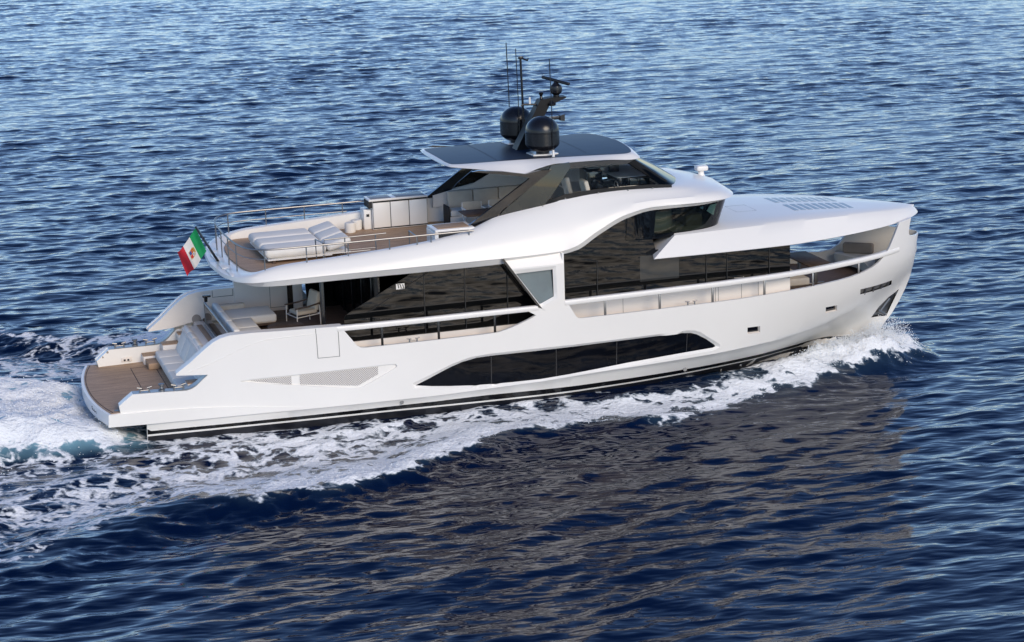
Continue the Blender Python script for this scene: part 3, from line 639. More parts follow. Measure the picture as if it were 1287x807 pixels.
for s in (-1, 1):
    mb.grid([[(x, s*y, z) for x, y, z in r] for r in rr], flip=(s > 0))
    tip = [rr[i][0] for i in range(6)]+[(17.75, 1.9, 4.12), (17.0, 1.9, 3.6)]
    mb.add([(x, s*y, z) for x, y, z in tip], [tuple(range(8)) if s > 0 else tuple(range(8))[::-1]])
can = mb.build('canopy_roof', 'gel', yacht, 28)
k = MB(); k.prism([(17, -2.6), (21, -2.55), (23, -2.1), (24.6, -1.5), (25.8, -.8), (26.4, 0), (25.8, .8), (24.6, 1.5), (23, 2.1), (21, 2.55), (17, 2.6)], 3.58, 3.62); k.build('canopy_ceiling', 'cream', can)
for row, (y0, y1) in enumerate(((-.08, .82), (-.92, .0))):
    for i in range(9):
        x = 22.15+i*.245+(.0 if row == 0 else .05); k = MB(); sh = .0
        w = .15; pts = []
        a = [(x, y0*(1-.02*i)+.25*(1 if row == 0 else -1)*(1-.03*i)), (x+w, y0*(1-.02*i)+.25*(1 if row == 0 else -1)*(1-.03*i)), (x+w, y1*(1-.02*i)+.25*(1 if row == 0 else -1)*(1-.03*i)), (x, y1*(1-.02*i)+.25*(1 if row == 0 else -1)*(1-.03*i))]
        k.add([(px, py, roof_z(px, py)+.006) for px, py in a]+[(px, py, roof_z(px, py)-.02) for px, py in a], [(0, 1, 2, 3), (0, 4, 5, 1), (1, 5, 6, 2), (2, 6, 7, 3), (3, 7, 4, 0)]); k.build('skylight_slat', 'slat', can)
k = MB()
for a, b in (((20.45, -.75), (21.1, -.75)), ((21.1, -.75), (21.1, .2)), ((21.1, .2), (20.45, .2)), ((20.45, .2), (20.45, -.75))):
    k.tube([(p[0], p[1], roof_z(*p)-.002) for p in (a, b)], .005, 5)
k.build('deck_hatch', 'seam', can)

# ---- searchlight on the wheelhouse cap
k = MB(); k.lathe([(.13, 0), (.10, .05), (.085, .16), (.10, .2)], (19.72, .35, 5.22), 20); sl_ = k.build('searchlight', 'gel', yacht)
q = MB(); q.box((19.54, .2, 5.38), (19.92, .5, 5.55), .06, 3); q.build('lamp_head', 'gel', sl_)

# ---- hardtop
HK = [((11.0, 0, 6.53), (11.07, 0)), ((11.02, 1.0, 6.535), (11.08, .98)), ((11.09, 1.62, 6.54), (11.16, 1.5)), ((11.6, 1.98, 6.5), (11.55, 1.63)), ((12.3, 2.18, 6.40), (12.3, 1.67)), ((13.1, 2.3, 6.275), (13.1, 1.72)),
      ((13.6, 2.32, 6.40), (13.6, 1.76)), ((14.2, 2.32, 6.49), (14.2, 1.83)), ((15.5, 2.33, 6.48), (15.4, 1.98)), ((16.4, 2.34, 6.42), (16.3, 2.12)), ((16.75, 2.2, 6.42), (16.58, 1.98)), ((16.93, 1.2, 6.44), (16.8, 1.1)), ((17.0, 0, 6.45), (16.88, 0))]
ht = [[(i, HK[i][0][c]) for i in range(len(HK))] for c in range(3)]; hp = [[(i, HK[i][1][c]) for i in range(len(HK))] for c in range(2)]
hz = lambda y: 6.56+.05*(1-min(1, (y/2.1)**2))
R = [[] for _ in range(6)]; inner_loop = []
for t in np.linspace(0, len(HK)-1, 80):
    O = Vector([pchip(ht[c], t) for c in range(3)]); P = Vector((pchip(hp[0], t), pchip(hp[1], t), 0)); P.z = hz(P.y)
    R[0].append(Vector((min(max(O.x, 11.25), 16.7), max(0, O.y-.14), O.z+.0 if O.z > 6.44 else O.z+.02))); R[1].append(O-Vector((0, .02, .012))); R[2].append(O); R[3].append(O.lerp(P, .55)+Vector((0, .0, .02))); R[4].append(P)
    cxx = min(max(P.x, 11.5), 16.2); R[5].append(Vector((cxx, P.y*.2, hz(P.y*.2))))
mb = MB()
for s in (-1, 1): mb.grid([[(p.x, s*p.y, p.z) for p in r] for r in R], flip=(s > 0))
mb.prism([(11.45, -1.0), (16.25, -1.0), (16.25, 1.0), (11.45, 1.0)], 6.50, 6.57)
hard = mb.build('hardtop', 'gel', yacht, 30)
mb = MB()
lp = [(p.x, p.y) for p in R[0]]; lp = lp+[(x, -y) for x, y in lp[::-1] if y > 0]
ug = [[(x, y*f, 6.42) for x, y in [(p.x, p.y) for p in R[0]]] for f in (0, 1)]
for s in (-1, 1):
    mb.grid([[(p.x, s*max(0, p.y), p.z-.004) for p in R[0]], [(p.x, s*p.y*.8, min(p.z-.004, 6.44)) for p in R[0]], [(p.x, 0, 6.44) for p in R[0]]], flip=(s < 0))
mb.build('soffit', 'black', hard, 30)
mb = MB()
sol = []
for t in np.linspace(.0, len(HK)-1, 70):
    P = Vector((pchip(hp[0], t), pchip(hp[1], t), 0)); cx = 14.; sol.append((cx+(P.x-cx)*.992, max(0, P.y-.035)))
for s in (-1, 1):
    mb.grid([[(x, s*y*f, hz(y*f)+.006) for x, y in sol] for f in (1, .8, .6, .4, .2, 0)], flip=(s > 0))
mb.build('solar_panel', 'solar', hard)
k = MB()
for x in (12.55, 15.3): k.grid([[(x-.006, y, hz(y)+.010) for y in np.linspace(-1.6, 1.6, 14)], [(x+.006, y, hz(y)+.010) for y in np.linspace(-1.6, 1.6, 14)]], flip=True)
k.build('panel_joint', 'rubber', hard)

# ---- hardtop supports, side glass, windscreen
def arch_y(x, z): return 2.46-.13*(z-5.0)
for s in (-1, 1):
    k = MB(); panel(k, [(11.38, 4.93), (11.5, 4.90), (12.15, 5.03), (12.4, 5.3), (13.72, 6.22), (13.9, 6.36), (13.5, 6.36), (13.1, 6.30), (12.4, 6.44), (11.7, 6.52), (11.5, 6.5), (12.2, 6.38), (13.0, 6.24), (13.24, 6.16)], lambda x, z: 2.44+.07*(z-5.0), .10, s, sp=.25); k.build('arch', 'black', yacht)
    k = MB(); panel(k, [(12.17, 5.0), (13.0, 5.1), (13.62, 5.28), (13.88, 5.56), (14.52, 6.35), (14.5, 6.50), (13.95, 6.46), (13.75, 6.22), (12.42, 5.28)], lambda x, z: 2.49-.03*(z-5.0)-.07*(z-5.0)**2*.5, .05, s, sp=.3); k.build('arch_glass', 'sunset_glass', yacht)
    k = MB(); panel(k, [(12.2, 4.98), (13.6, 5.26), (14.42, 5.42), (15.3, 5.47), (17.2, 5.42), (17.75, 5.40), (17.75, 5.53), (17.1, 5.60), (15.3, 5.64), (14.3, 5.58), (13.66, 5.42), (12.9, 5.2)], lambda x, z: 2.44-.08*max(0, x-14.5)+(.03 if z < 5.5 else 0.), .03, s, sp=.3); sb = k.build('coaming_trim', 'matt', yacht)
    q = MB()
    for x in (13.6, 14.3, 15.35, 16.3, 17.1):
        z = lerp([(12.2, 5.10), (13.6, 5.32), (14.42, 5.50), (15.3, 5.54), (17.2, 5.5)], x); q.lathe([(0, 0), (.022, 0), (.022, .02), (0, .02)], mx=Matrix.Translation((x, s*(2.50-.08*max(0, x-14.5)), z)) @ Matrix.Rotation(rad(90)*(-s), 4, 'X'), n=10)
    q.build('trim_stud', 'steel', sb)
    k = MB(); panel(k, [(14.3, 5.60), (15.3, 5.655), (17.0, 5.61), (16.3, 6.32), (14.62, 6.36)], lambda x, z: 2.40-.08*max(0, x-14.5), .012, s, sp=.5); k.build('side_glass', 'clear', yacht)
    k = MB(); panel(k, [(14.5, 6.30), (16.3, 6.28), (16.55, 6.40), (14.4, 6.49)], lambda x, z: 2.28, .05, s, sp=.4); k.build('header_trim', 'black', yacht)
    k = MB(); k.tube([(16.42, s*2.16, 6.38), (17.62, s*1.96, 5.55)], .07, 8, sq=(.05, .11)); k.build('screen_pillar', 'matt', yacht)
# windscreen: raked sheet from the cap's coaming up to the hardtop's front
base = []; topc = []
for t in np.linspace(13.6, 17, 26):
    U = kp(3, t); f = (t-13.6)/3.4; base.append(U+Vector((.02, 0, .0)))
    topc.append(Vector((16.45+.5*f**.6, U.y*1.02 if U.y*1.02 < 2.15 else 2.15, 6.40)))
mb = MB()
for s in (-1, 1): mb.grid([[(p.x, s*p.y, p.z) for p in base], [(b.x*.5+t.x*.5+.05, s*(b.y+t.y)*.5, b.z*.5+t.z*.5) for b, t in zip(base, topc)], [(p.x, s*p.y, p.z) for p in topc]], flip=(s > 0))
ws = mb.build('windscreen', 'smoke', yacht)
# port-side inner liner of the upper saloon
for s in (1,):
    k = MB(); panel(k, [(11.6, 4.6), (11.6, 4.98), (12.9, 5.25), (14.5, 6.05), (14.9, 6.3), (16.2, 6.32), (16.9, 5.7), (16.9, 5.3), (13, 4.6)], lambda x, z: 2.34-.10*(z-5.0), .04, s, sp=.4); k.build('inner_liner', 'cream', yacht)

# ---- satellite domes, mast, radar, aerials
for y, x in ((-1.15, 14.09), (1.15, 14.02)):
    k = MB(); a = [(.20, 6.62), (.20, 6.72), (.33, 6.72), (.36, 6.74), (.48, 6.85), (.505, 6.90), (.505, 7.25), (.515, 7.26), (.515, 7.285), (.50, 7.295)]
    for i in range(1, 12): g = rad(90)*i/12; a.append((.50*math.cos(g), 7.30+.43*math.sin(g)))
    a.append((.01, 7.73)); k.lathe(a, (x, y, 0), 40); dm = k.build('satellite_dome', 'satin', yacht, 25)
    q = MB(); q.prism([(x-.36, y-.22), (x+.1, y-.3), (x+.42, y-.2), (x+.34, y+.28), (x-.2, y+.5), (x-.42, y+.3)], 6.575, 6.625); q.build('dome_base', 'gel', dm)
mast_side = [(13.55, 6.58), (13.98, 6.58), (14.36, 7.35), (14.66, 7.86), (15.2, 8.06), (15.2, 8.1), (14.72, 8.10), (14.38, 8.05)]
k = MB(); vs_ = []; n = len(mast_side)
for sg in (-1, 1):
    for x, z in mast_side: vs_.append((x, sg*(.24-.07*(z-6.58)/1.5), z))
k.add(vs_, [tuple(range(n)), tuple(range(n, 2*n))[::-1]]+[((i+1) % n, i, n+i, n+(i+1) % n) for i in range(n)]); mast = k.build('mast', 'matt', yacht)
q = MB(); q.box((13.5, -.4, 6.57), (14.1, .4, 6.60), .01); q.build('mast_foot', 'gel', mast)
q = MB(); q.lathe([(.09, 8.09), (.09, 8.15), (.17, 8.22), (.19, 8.32), (.17, 8.42), (.08, 8.50), (.05, 8.56)], (14.94, 0, 0), 24); rd = q.build('radar', 'satin', mast)
q = MB(); mx = Matrix.Translation((14.94, 0, 8.58)) @ Matrix.Rotation(rad(-60), 4, 'Z') @ Matrix.Rotation(rad(8), 4, 'Y'); q.box((-.54, -.055, -.045), (.54, .055, .045), .03, 3, mx=mx); q.build('scanner_bar', 'satin', rd)
q = MB(); q.lathe([(.02, 0), (.10, .02), (.11, .08), (.05, .12), (.02, .16)], (14.72, -.27, 7.86), 14); q.box((14.66, -.3, 7.86), (14.76, -.1, 7.9)); q.build('camera_pod', 'satin', mast)
q = MB(); q.lathe([(.06, 0), (.035, .08), (.06, .14), (.075, .2), (.02, .22)], (14.48, .05, 8.05), 12); q.build('wind_sensor', 'satin', mast)
q = MB(); q.tube([(14.38, 0, 7.90), (13.93, .1, 7.92), (13.86, .1, 7.88)], .03, 8); br = q.build('light_bracket', 'satin', mast)
z_ = MB(); z_.cyl((14.12, .06, 7.93), .035, .03, .2, 12); z_.build('anchor_light', 'gel', br)
q = MB(); q.box((14.45, -.13, 7.42), (15.1, -.03, 7.52), .015); q.add([(15.0, -.17, 7.38), (15.14, -.17, 7.36), (15.14, .02, 7.36), (15.0, .02, 7.38), (15.0, -.17, 7.54), (15.14, -.17, 7.57), (15.14, .02, 7.57), (15.0, .02, 7.54)], [(3, 2, 1, 0), (4, 5, 6, 7), (0, 1, 5, 4), (1, 2, 6, 5), (2, 3, 7, 6), (3, 0, 4, 7)]); q.build('horn', 'satin', mast)
for x, y, z0, z1, r in ((13.95, 1.65, 6.58, 9.61, .016), (13.92, .6, 6.58, 9.54, .014), (14.23, -1.66, 6.58, 9.47, .014)):
    k = MB(); k.tube([(x+.02, y, z0), (x+.01, y, (z0+z1)/2), (x-.02, y, z1)], r, 6); an = k.build('whip_aerial', 'satin', yacht)
    q = MB(); q.cyl((x+.02, y, z0-.02), .045, .03, .22, 10); q.build('aerial_foot', 'gel', an)
k = MB(); k.tube([(14.03, .4, 6.58), (13.98, .4, 9.28)], .036, 8); lp_ = k.build('light_pole', 'satin', yacht)
q = MB(); q.box((13.92, .33, 9.24), (14.06, .47, 9.33), .02); q.tube([(14.0, .4, 9.27), (14.18, .3, 9.20), (14.19, .3, 9.26)], .03, 6); q.build('pole_lamp', 'satin', lp_)

# ---- flybridge rails
def rail(name, pts, r=.022, parent=yacht):
    k = MB(); k.tube(pts, r, 8); return k.build(name, 'steel', parent)
half = [(4.64, 0), (4.66, -1.2), (4.72, -1.9), (4.86, -2.45), (5.1, -2.78), (5.5, -2.95), (6.2, -2.97)]
half = soft(half, 2, False)
loop = [(9.55, 2.95)]+[(x, -y) for x, y in half[::-1]]+half[1:]+[(8, -2.97), (9.5, -2.97), (11.36, -2.96)]
top = rail('guard_rail', [(x, y, 4.88) for x, y in loop], .026)
rail('mid_rail', [(x, y, 4.61) for x, y in [(9.0, 2.95)]+[(x, -y) for x, y in half[::-1]]+half[1:]+[(8.3, -2.97)]], .013, top)
for s in (-1, 1):
    for x, zb in ((5.29, 4.30), (6.47, 4.42), (7.67, 4.47), (8.87, 4.55))+(((10.09, 4.63), (11.22, 4.70)) if s < 0 else ()):
        k = MB(); y = s*2.95 if x > 5.4 else s*2.87; k.tube([(x, y, zb), (x, y, 4.87)], .019, 8); k.build('stanchion', 'steel', top)
for y, xb in ((2.3, 4.80), (1.5, 4.68), (.4, 4.645), (-.7, 4.65), (-1.7, 4.70)):
    k = MB(); k.tube([(xb, y, 4.05), (xb, y, 4.87)], .019, 8); k.build('stanchion', 'steel', top)
r2 = rail('stair_rail', [(7.15, -2.2, 4.12), (7.15, -2.2, 4.86), (8.97, -2.17, 4.88)], .02)
for x in (7.75, 8.65): k = MB(); k.tube([(x, -2.2, 4.1), (x, -2.2, 4.87)], .018, 8); k.build('stanchion', 'steel', r2)
k = MB(); k.tube([(7.15, -2.2, 4.5), (8.65, -2.2, 4.5)], .012, 8); k.build('mid_rail', 'steel', r2)
r3 = rail('stair_gate', [(9.68, -2.95, 4.55), (9.68, -2.95, 4.86), (9.66, -2.15, 4.88), (9.66, -2.15, 4.12)], .022)
r4 = rail('stair_gate', [(6.95, -2.0, 4.12), (6.94, -2.0, 4.86), (7.02, -2.62, 4.86), (7.02, -2.62, 4.2)], .022)

# ---- flybridge bar units
k = MB(); k.box((9.62, 2.10, 4.12), (11.36, 2.70, 5.0), .01); wb = k.build('bar_cabinet', 'gel', yacht)
for x0, x1 in ((9.64, 10.17), (10.19, 10.76), (10.78, 11.34)): q = MB(); q.box((x0, 2.075, 4.18), (x1-.004, 2.098, 4.95), .004); q.build('door', 'gel', wb)
q = MB(); q.box((9.63, 2.094, 4.14), (11.35, 2.099, 5.0)); q.build('door_gap', 'rubber', wb)
q = MB(); q.box((9.50, 2.02, 5.01), (11.36, 2.72, 5.07), .015); ct = q.build('counter', 'gel', wb)
for x0, x1 in ((9.58, 10.22), (10.38, 11.28)): q = MB(); q.box((x0, 2.10, 5.06), (x1, 2.64, 5.078), .004); q.build('worktop', 'greytop', ct)
q = MB(); q.box((9.50, 2.1, 4.80), (9.615, 2.7, 5.0)); q.build('end_niche', 'rubber', wb)
k = MB(); k.box((9.37, 2.24, 4.12), (9.612, 2.74, 4.74), .02); pl_ = k.build('plinth', 'gel', yacht)
q = MB(); q.box((9.45, 2.21, 4.52), (9.54, 2.24, 4.60), .01); q.build('socket', 'rubber', pl_)
k = MB(); k.box((10.4, -2.62, 4.12), (11.42, -1.8, 4.84), .02); sbx = k.build('bar_counter', 'rubber', yacht)
q = MB(); q.box((10.3, -2.66, 4.85), (11.48, -1.72, 4.92), .02); q.build('counter_frame', 'gel', sbx)
q = MB(); q.box((10.42, -2.54, 4.915), (11.36, -1.84, 4.928), .004); q.build('counter_top', 'teak', sbx)
q = MB(); q.box((10.28, -2.66, 4.12), (10.40, -1.74, 4.85), .02); q.build('counter_plinth', 'gel', sbx)
# helm console
k = MB(); panel(k, [(15.75, 4.12), (15.75, 5.86), (15.85, 5.98), (16.2, 6.0), (16.95, 5.85), (17.4, 5.62), (17.5, 4.12)], lambda x, z: .2+(0), 1.5, -1, sp=.6)
hc = MB(); hc.box((15.95, -1.55, 4.12), (17.5, .55, 5.50), .05); hc.box((15.75, -.35, 4.6), (16.25, .5, 5.86), .10, 3); cons = hc.build('helm_console', 'black', yacht)
q = MB(); q.box((15.8, -.30, 5.865), (16.3, .45, 5.885), .006); q.box((16.3, -1.45, 5.72), (17.3, .45, 5.745), .006); q.build('console_top', 'slat', cons)
q = MB(); q.box((16.35, -1.5, 5.46), (16.45, -.95, 5.72), .02); q.box((16.62, -1.5, 5.46), (17.32, .4, 5.71), .03); q.build('dash', 'satin', cons)
for x, y in ((16.66, -1.56), (17.0, -1.56)): q = MB(); q.box((x, y, 5.50), (x+.26, y+.05, 5.70), .01); q.build('display', 'screen', cons)
q = MB(); q.tube([(16.2+.0, -1.62+.16*math.cos(a), 5.52+.16*math.sin(a)) for a in np.linspace(0, 2*math.pi, 20)], .018, 6); q.build('steering_wheel', 'steel', cons)
q = MB(); q.box((16.42, -.5, 5.74), (16.72, -.3, 6.44), .02); q.build('hardtop_strut', 'black', yacht)

# ================================================================== things on board
def cushion(mb, lo, hi, r=.07, mi=0): mb.box(lo, hi, r, 4, mi); return mb
def part(name, fn, m, parent): k = MB(); fn(k); return k.build(name, m, parent)

# three-place sun bed on the aft flybridge
sb = on_board('sun_bed', 'wide triple sun bed with white mattresses and raised headrests on the aft flybridge', 'sun bed', (6.6, 0, 4.12))
part('frame', lambda k: (k.box((-.94, -1.38, .09), (.95, 1.42, .145), .02), k.box((.6, -1.38, .12), (1.5, 1.42, .16), .02)), 'gel', sb)
for x in (-.75, 1.2):
    for y in (-1.3, 1.25): part('leg', lambda k: k.box((x-.04, y-.04, 0), (x+.04, y+.04, .095)), 'walnut', sb)
for i in range(3):
    y0 = -1.36+i*.925; o = part('mattress', lambda k: cushion(k, (-1.0, y0, .15), (.80, y0+.905, .43), .13), 'cushion', sb)
    hm = Matrix.Translation((.82, 0, .28)) @ Matrix.Rotation(rad(-15), 4, 'Y')
    part('headrest', lambda k: k.box((0, y0+.005, -.10), (.74, y0+.90, .13), .105, 4, mx=hm), 'cushion', sb)
part('head_stay', lambda k: (k.tube([(1.5, -1.3, .14), (1.25, -1.3, .42)], .015), k.tube([(1.5, 1.27, .14), (1.25, 1.27, .42)], .015)), 'steel', sb)

for lab, x, y in (('white cylinder pouf nearer the sun bed on the teak flybridge', 8.88, 2.05), ('white cylinder pouf nearer the bar cabinet on the teak flybridge', 9.16, 2.40)):
    p = on_board('pouf', lab, 'pouf', (x, y, 4.12), group='poufs by the flybridge bar')
    part('drum', lambda k: k.lathe([(.15, 0), (.165, .02), (.165, .28), (.15, .31), (.02, .315)], n=24), 'cushion', p)

# upper-saloon sofa, table, chairs
so_ = on_board('sofa', 'beige cushioned sofa along the port side under the hardtop', 'sofa', (13.3, 1.95, 4.12))
part('base', lambda k: k.box((-1.4, -.5, 0), (1.7, .26, .30), .02), 'cream', so_)
part('seat', lambda k: cushion(k, (-1.38, -.52, .30), (1.7, .05, .50), .05), 'cushion', so_)
for i in range(4): part('back_cushion', lambda k: cushion(k, (-1.3+i*.82, .04, .46), (-1.3+i*.82+.80, .22, 1.0), .04), 'beige', so_)
part('arm', lambda k: k.box((-1.46, -.5, .0), (-1.40, .1, .62), .02), 'rubber', so_)
dt = on_board('dining_table', 'dark wood dining table inside the starboard hardtop arch', 'table', (12.55, -.25, 4.12))
part('tabletop', lambda k: k.box((-.75, -.45, .70), (.75, .45, .74), .015), 'walnut', dt)
part('pedestal', lambda k: (k.cyl((0, 0, 0), .25, .25, .03), k.cyl((0, 0, .03), .06, .06, .68)), 'steel', dt)
def director(lab, x, y):
    c = on_board('director_chair', lab, 'chair', (x, y, 4.12), group='director chairs at the upper table')
    part('seat', lambda k: k.box((-.27, -.25, .44), (.27, .25, .48), .015), 'beige', c)
    part('backrest', lambda k: k.box((-.29, .20, .56), (.29, .235, .84), .012), 'beige', c)
    for s in (-1, 1):
        part('armrest', lambda k: k.tube([(s*.31, -.26, .66), (s*.31, .25, .66)], .025), 'gel', c)
        part('leg', lambda k: (k.tube([(s*.3, -.24, 0), (s*.3, .2, .45)], .018), k.tube([(s*.3, -.24, .45), (s*.3, .2, 0)], .018), k.tube([(s*.3, .22, .4), (s*.3, .22, .82)], .016), k.tube([(s*.31, -.24, .44), (s*.31, -.24, .66)], .016)), 'gel', c)
director('beige director chair aft of its twin beside the upper dining table', 12.45, .75); director('beige director chair half hidden by the black arch', 13.3, .75)
def helm_seat(lab, x, y):
    c = on_board('helm_seat', lab, 'seat', (x, y, 4.12), group='helm seats')
    part('pedestal', lambda k: (k.cyl((0, 0, 0), .2, .2, .04), k.cyl((0, 0, .04), .07, .07, .9)), 'steel', c)
    part('cushion', lambda k: cushion(k, (-.25, -.28, .92), (.28, .28, 1.06), .05), 'cushion', c)
    part('backrest', lambda k: k.box((-.08, -.28, 0), (.06, .28, .62), .05, 4, mx=Matrix.Translation((-.24, 0, 1.0)) @ Matrix.Rotation(rad(-14), 4, 'Y')), 'cushion', c)
helm_seat('cream helm seat farther from the side glass', 15.42, -.3); helm_seat('cream helm seat nearer the side glass', 15.72, -1.15)

# cockpit furniture
cs = on_board('corner_sofa', 'white corner sofa with chaise in the cockpit behind the glass balustrade', 'sofa', (4.4, 0, 1.75))
part('plinth', lambda k: (k.box((.12, -1.9, .12), (.95, 1.85, .25), .02), k.box((.9, .5, .12), (1.72, 1.85, .2), .02)), 'walnut', cs)
for x, y in ((.2, -1.7), (.85, -1.7), (1.65, .6), (1.65, 1.75)): part('leg', lambda k: k.cyl((x, y, 0), .03, .03, .13, 10), 'steel', cs)
for y0, y1 in ((-1.9, -.72), (-.71, .46)): part('seat', lambda k: cushion(k, (.2, y0, .22), (1.0, y1, .44), .06), 'cushion', cs)
part('chaise', lambda k: cushion(k, (.2, .47, .22), (1.76, 1.72, .45), .06), 'cushion', cs)
part('chaise_skirt', lambda k: k.box((.95, .49, .2), (1.74, 1.70, .3), .03), 'beige', cs)
for y0, y1 in ((-1.95, -.72), (-.71, .5), (.51, 1.72)): part('back_cushion', lambda k: k.box((-.08, y0, 0), (.12, y1, .5), .06, 4, mx=Matrix.Translation((.06, 0, .2)) @ Matrix.Rotation(rad(8), 4, 'Y')), 'cushion', cs)
part('armrest', lambda k: cushion(k, (.24, 1.70, .22), (1.05, 1.95, .58), .05), 'beige', cs)

ch = on_board('armchair', 'beige cockpit armchair with pale metal frame and dark wooden arms', 'armchair', (7.02, .72, 1.75), rad(14))
part('seat', lambda k: k.box((-.34, -.30, .34), (.32, .30, .46), .05, 3), 'beige', ch)
part('backrest', lambda k: k.box((-.07, -.30, 0), (.07, .30, .56), .05, 3, mx=Matrix.Translation((.30, 0, .42)) @ Matrix.Rotation(rad(14), 4, 'Y')), 'beige', ch)
for s in (-1, 1):
    part('armrest', lambda k: k.tube([(-.42, s*.37, .58), (0, s*.37, .60), (.40, s*.37, .66)], .03, 8, sq=(.035, .018)), 'walnut', ch)
    for x in (-.38, .36): part('leg', lambda k: k.tube([(x*1.05, s*.37, 0), (x, s*.37, .60)], .017), 'cushion', ch)
    part('side_rail', lambda k: k.tube([(-.38, s*.37, .30), (.36, s*.37, .34)], .015), 'cushion', ch)
part('front_rail', lambda k: (k.tube([(-.38, -.37, .30), (-.38, .37, .30)], .015), k.tube([(.36, -.37, .34), (.36, .37, .34)], .015)), 'cushion', ch)
ct_ = on_board('coffee_table', 'low round dark wood table in front of the cockpit corner sofa', 'table', (6.15, -.85, 1.75))
part('tabletop', lambda k: k.lathe([(.02, .36), (.50, .36), (.52, .375), (.52, .395), (.50, .405), (.02, .405)], n=36), 'walnut', ct_)
part('pedestal', lambda k: k.lathe([(.26, 0), (.26, .02), (.05, .05), (.05, .36)], n=20), 'steel', ct_)

# platform sofa against the transom
ps = on_board('transom_sofa', 'long white sofa facing aft over the teak swim platform', 'sofa', (2.7, 0, .65))
part('plinth', lambda k: k.box((.08, -2.08, 0), (.7, 2.05, .2), .02), 'cream', ps)
n_ = 5
for i in range(n_):
    y0 = -2.1+i*4.2/n_; part('seat', lambda k: cushion(k, (0, y0, .16), (.64, y0+4.2/n_-.008, .41), .06), 'cushion', ps)
    bm_ = Matrix.Translation((.60, 0, .34)) @ Matrix.Rotation(rad(24), 4, 'Y')
    part('back_cushion', lambda k: k.box((-.02, y0, 0), (.17, y0+4.2/n_-.008, .86), .06, 4, mx=bm_), 'cushion', ps)

# bow lounge
bt_ = on_board('bow_table', 'long dark wood table in the sheltered bow lounge', 'table', (23.1, -.15, 1.68))
part('tabletop', lambda k: k.box((-.42, -1.05, .64), (.42, 1.05, .68), .015), 'walnut', bt_)
for y in (-.6, .6): part('leg', lambda k: (k.box((-.05, y-.05, 0), (.05, y+.05, .64), .01), k.box((-.3, y-.04, 0), (.3, y+.04, .03), .01)), 'steel', bt_)
bs = on_board('bow_sofa', 'grey sofa curving into the bow with a taupe bolster', 'sofa', (25.0, 0, 1.68))
def bow_seat(k):
    P = soft([(-.35, 1.35), (.1, 1.40), (.75, .75), (.9, 0), (.75, -.75), (.1, -1.40), (-.35, -1.35), (-.1, -.7), (.0, 0), (-.1, .7)], 2); k.prism(P, .12, .42)
part('seat', bow_seat, 'cushion', bs)
part('plinth', lambda k: k.prism([(.0, 1.1), (.3, 1.2), (.6, .5), (.6, -.5), (.3, -1.2), (0, -1.1), (.15, 0)], 0, .12), 'walnut', bs)
for s in (-1, 1): part('bolster', lambda k: k.box((-.5, -.12, 0), (.5, .12, .34), .07, 4, mx=Matrix.Translation((.40, s*.92, .42)) @ Matrix.Rotation(rad(-38*s), 4, 'Z')), 'taupe', bs)
be = on_board('bow_bench', 'cream bench facing the bow table in front of the dark glass bulkhead', 'bench', (21.95, 0, 1.68))
part('base', lambda k: k.box((-.5, -1.75, 0), (.45, 1.75, .22), .02), 'walnut', be)
part('seat', lambda k: cushion(k, (-.5, -1.75, .22), (.5, 1.75, .46), .06), 'beige', be)
part('backrest', lambda k: cushion(k, (-.55, -1.75, .40), (-.34, 1.75, .86), .06), 'beige', be)

# ensign on its staff
st_ = MB(); st_.tube([(4.46, 0, 4.04), (3.86, 0, 5.16)], .038, 8); st_.build('ensign_staff', 'black', yacht)
fl = on_board('ensign', 'green white and red flag with a quartered crest flying from the black stern staff', 'flag', (3.86, 0, 5.10))
H = Vector((.27, 0, -.70)); F = Vector((-.60, -.12, -.62))
def fpt(u, v):   # u along the fly, v down the hoist
    w = .19*math.sin(6.5*u+1.5*v)*(u+.15)+.04*math.sin(11*u-2*v); p = H*v+F*u+Vector((.02*math.sin(7*u), w, -.10*u*u*v-.05*math.sin(3*u)*(1-v))); return p
for nm, u0, u1, m in (('green_band', 0, 1/3, 'fgreen'), ('white_band', 1/3, 2/3, 'fwhite'), ('red_band', 2/3, 1, 'fred')):
    k = MB(); r1 = [[fpt(u, v) for v in np.linspace(0, 1, 14)] for u in np.linspace(u0, u1, 12)]; k.grid(r1); k.build(nm, m, fl)
def crest(u0, u1, v0, v1, m, off):
    k = MB()
    for sg in (-1, 1): k.grid([[fpt(u, v)+Vector((0, sg*off, 0)) for v in np.linspace(v0, v1, 4)] for u in np.linspace(u0, u1, 4)], flip=(sg > 0))
    k.build('crest', m, fl)
crest(.40, .60, .34, .66, 'fgold', .004)
crest(.42, .495, .37, .49, 'fred', .007); crest(.42, .495, .51, .63, 'fwhite', .007); crest(.505, .58, .37, .49, 'fblue', .007); crest(.505, .58, .51, .63, 'fred', .007)
crest(.36, .40, .40, .60, 'fgold', .005); crest(.44, .475, .40, .46, 'fgold', .009); crest(.44, .475, .545, .6, 'fblue', .009)

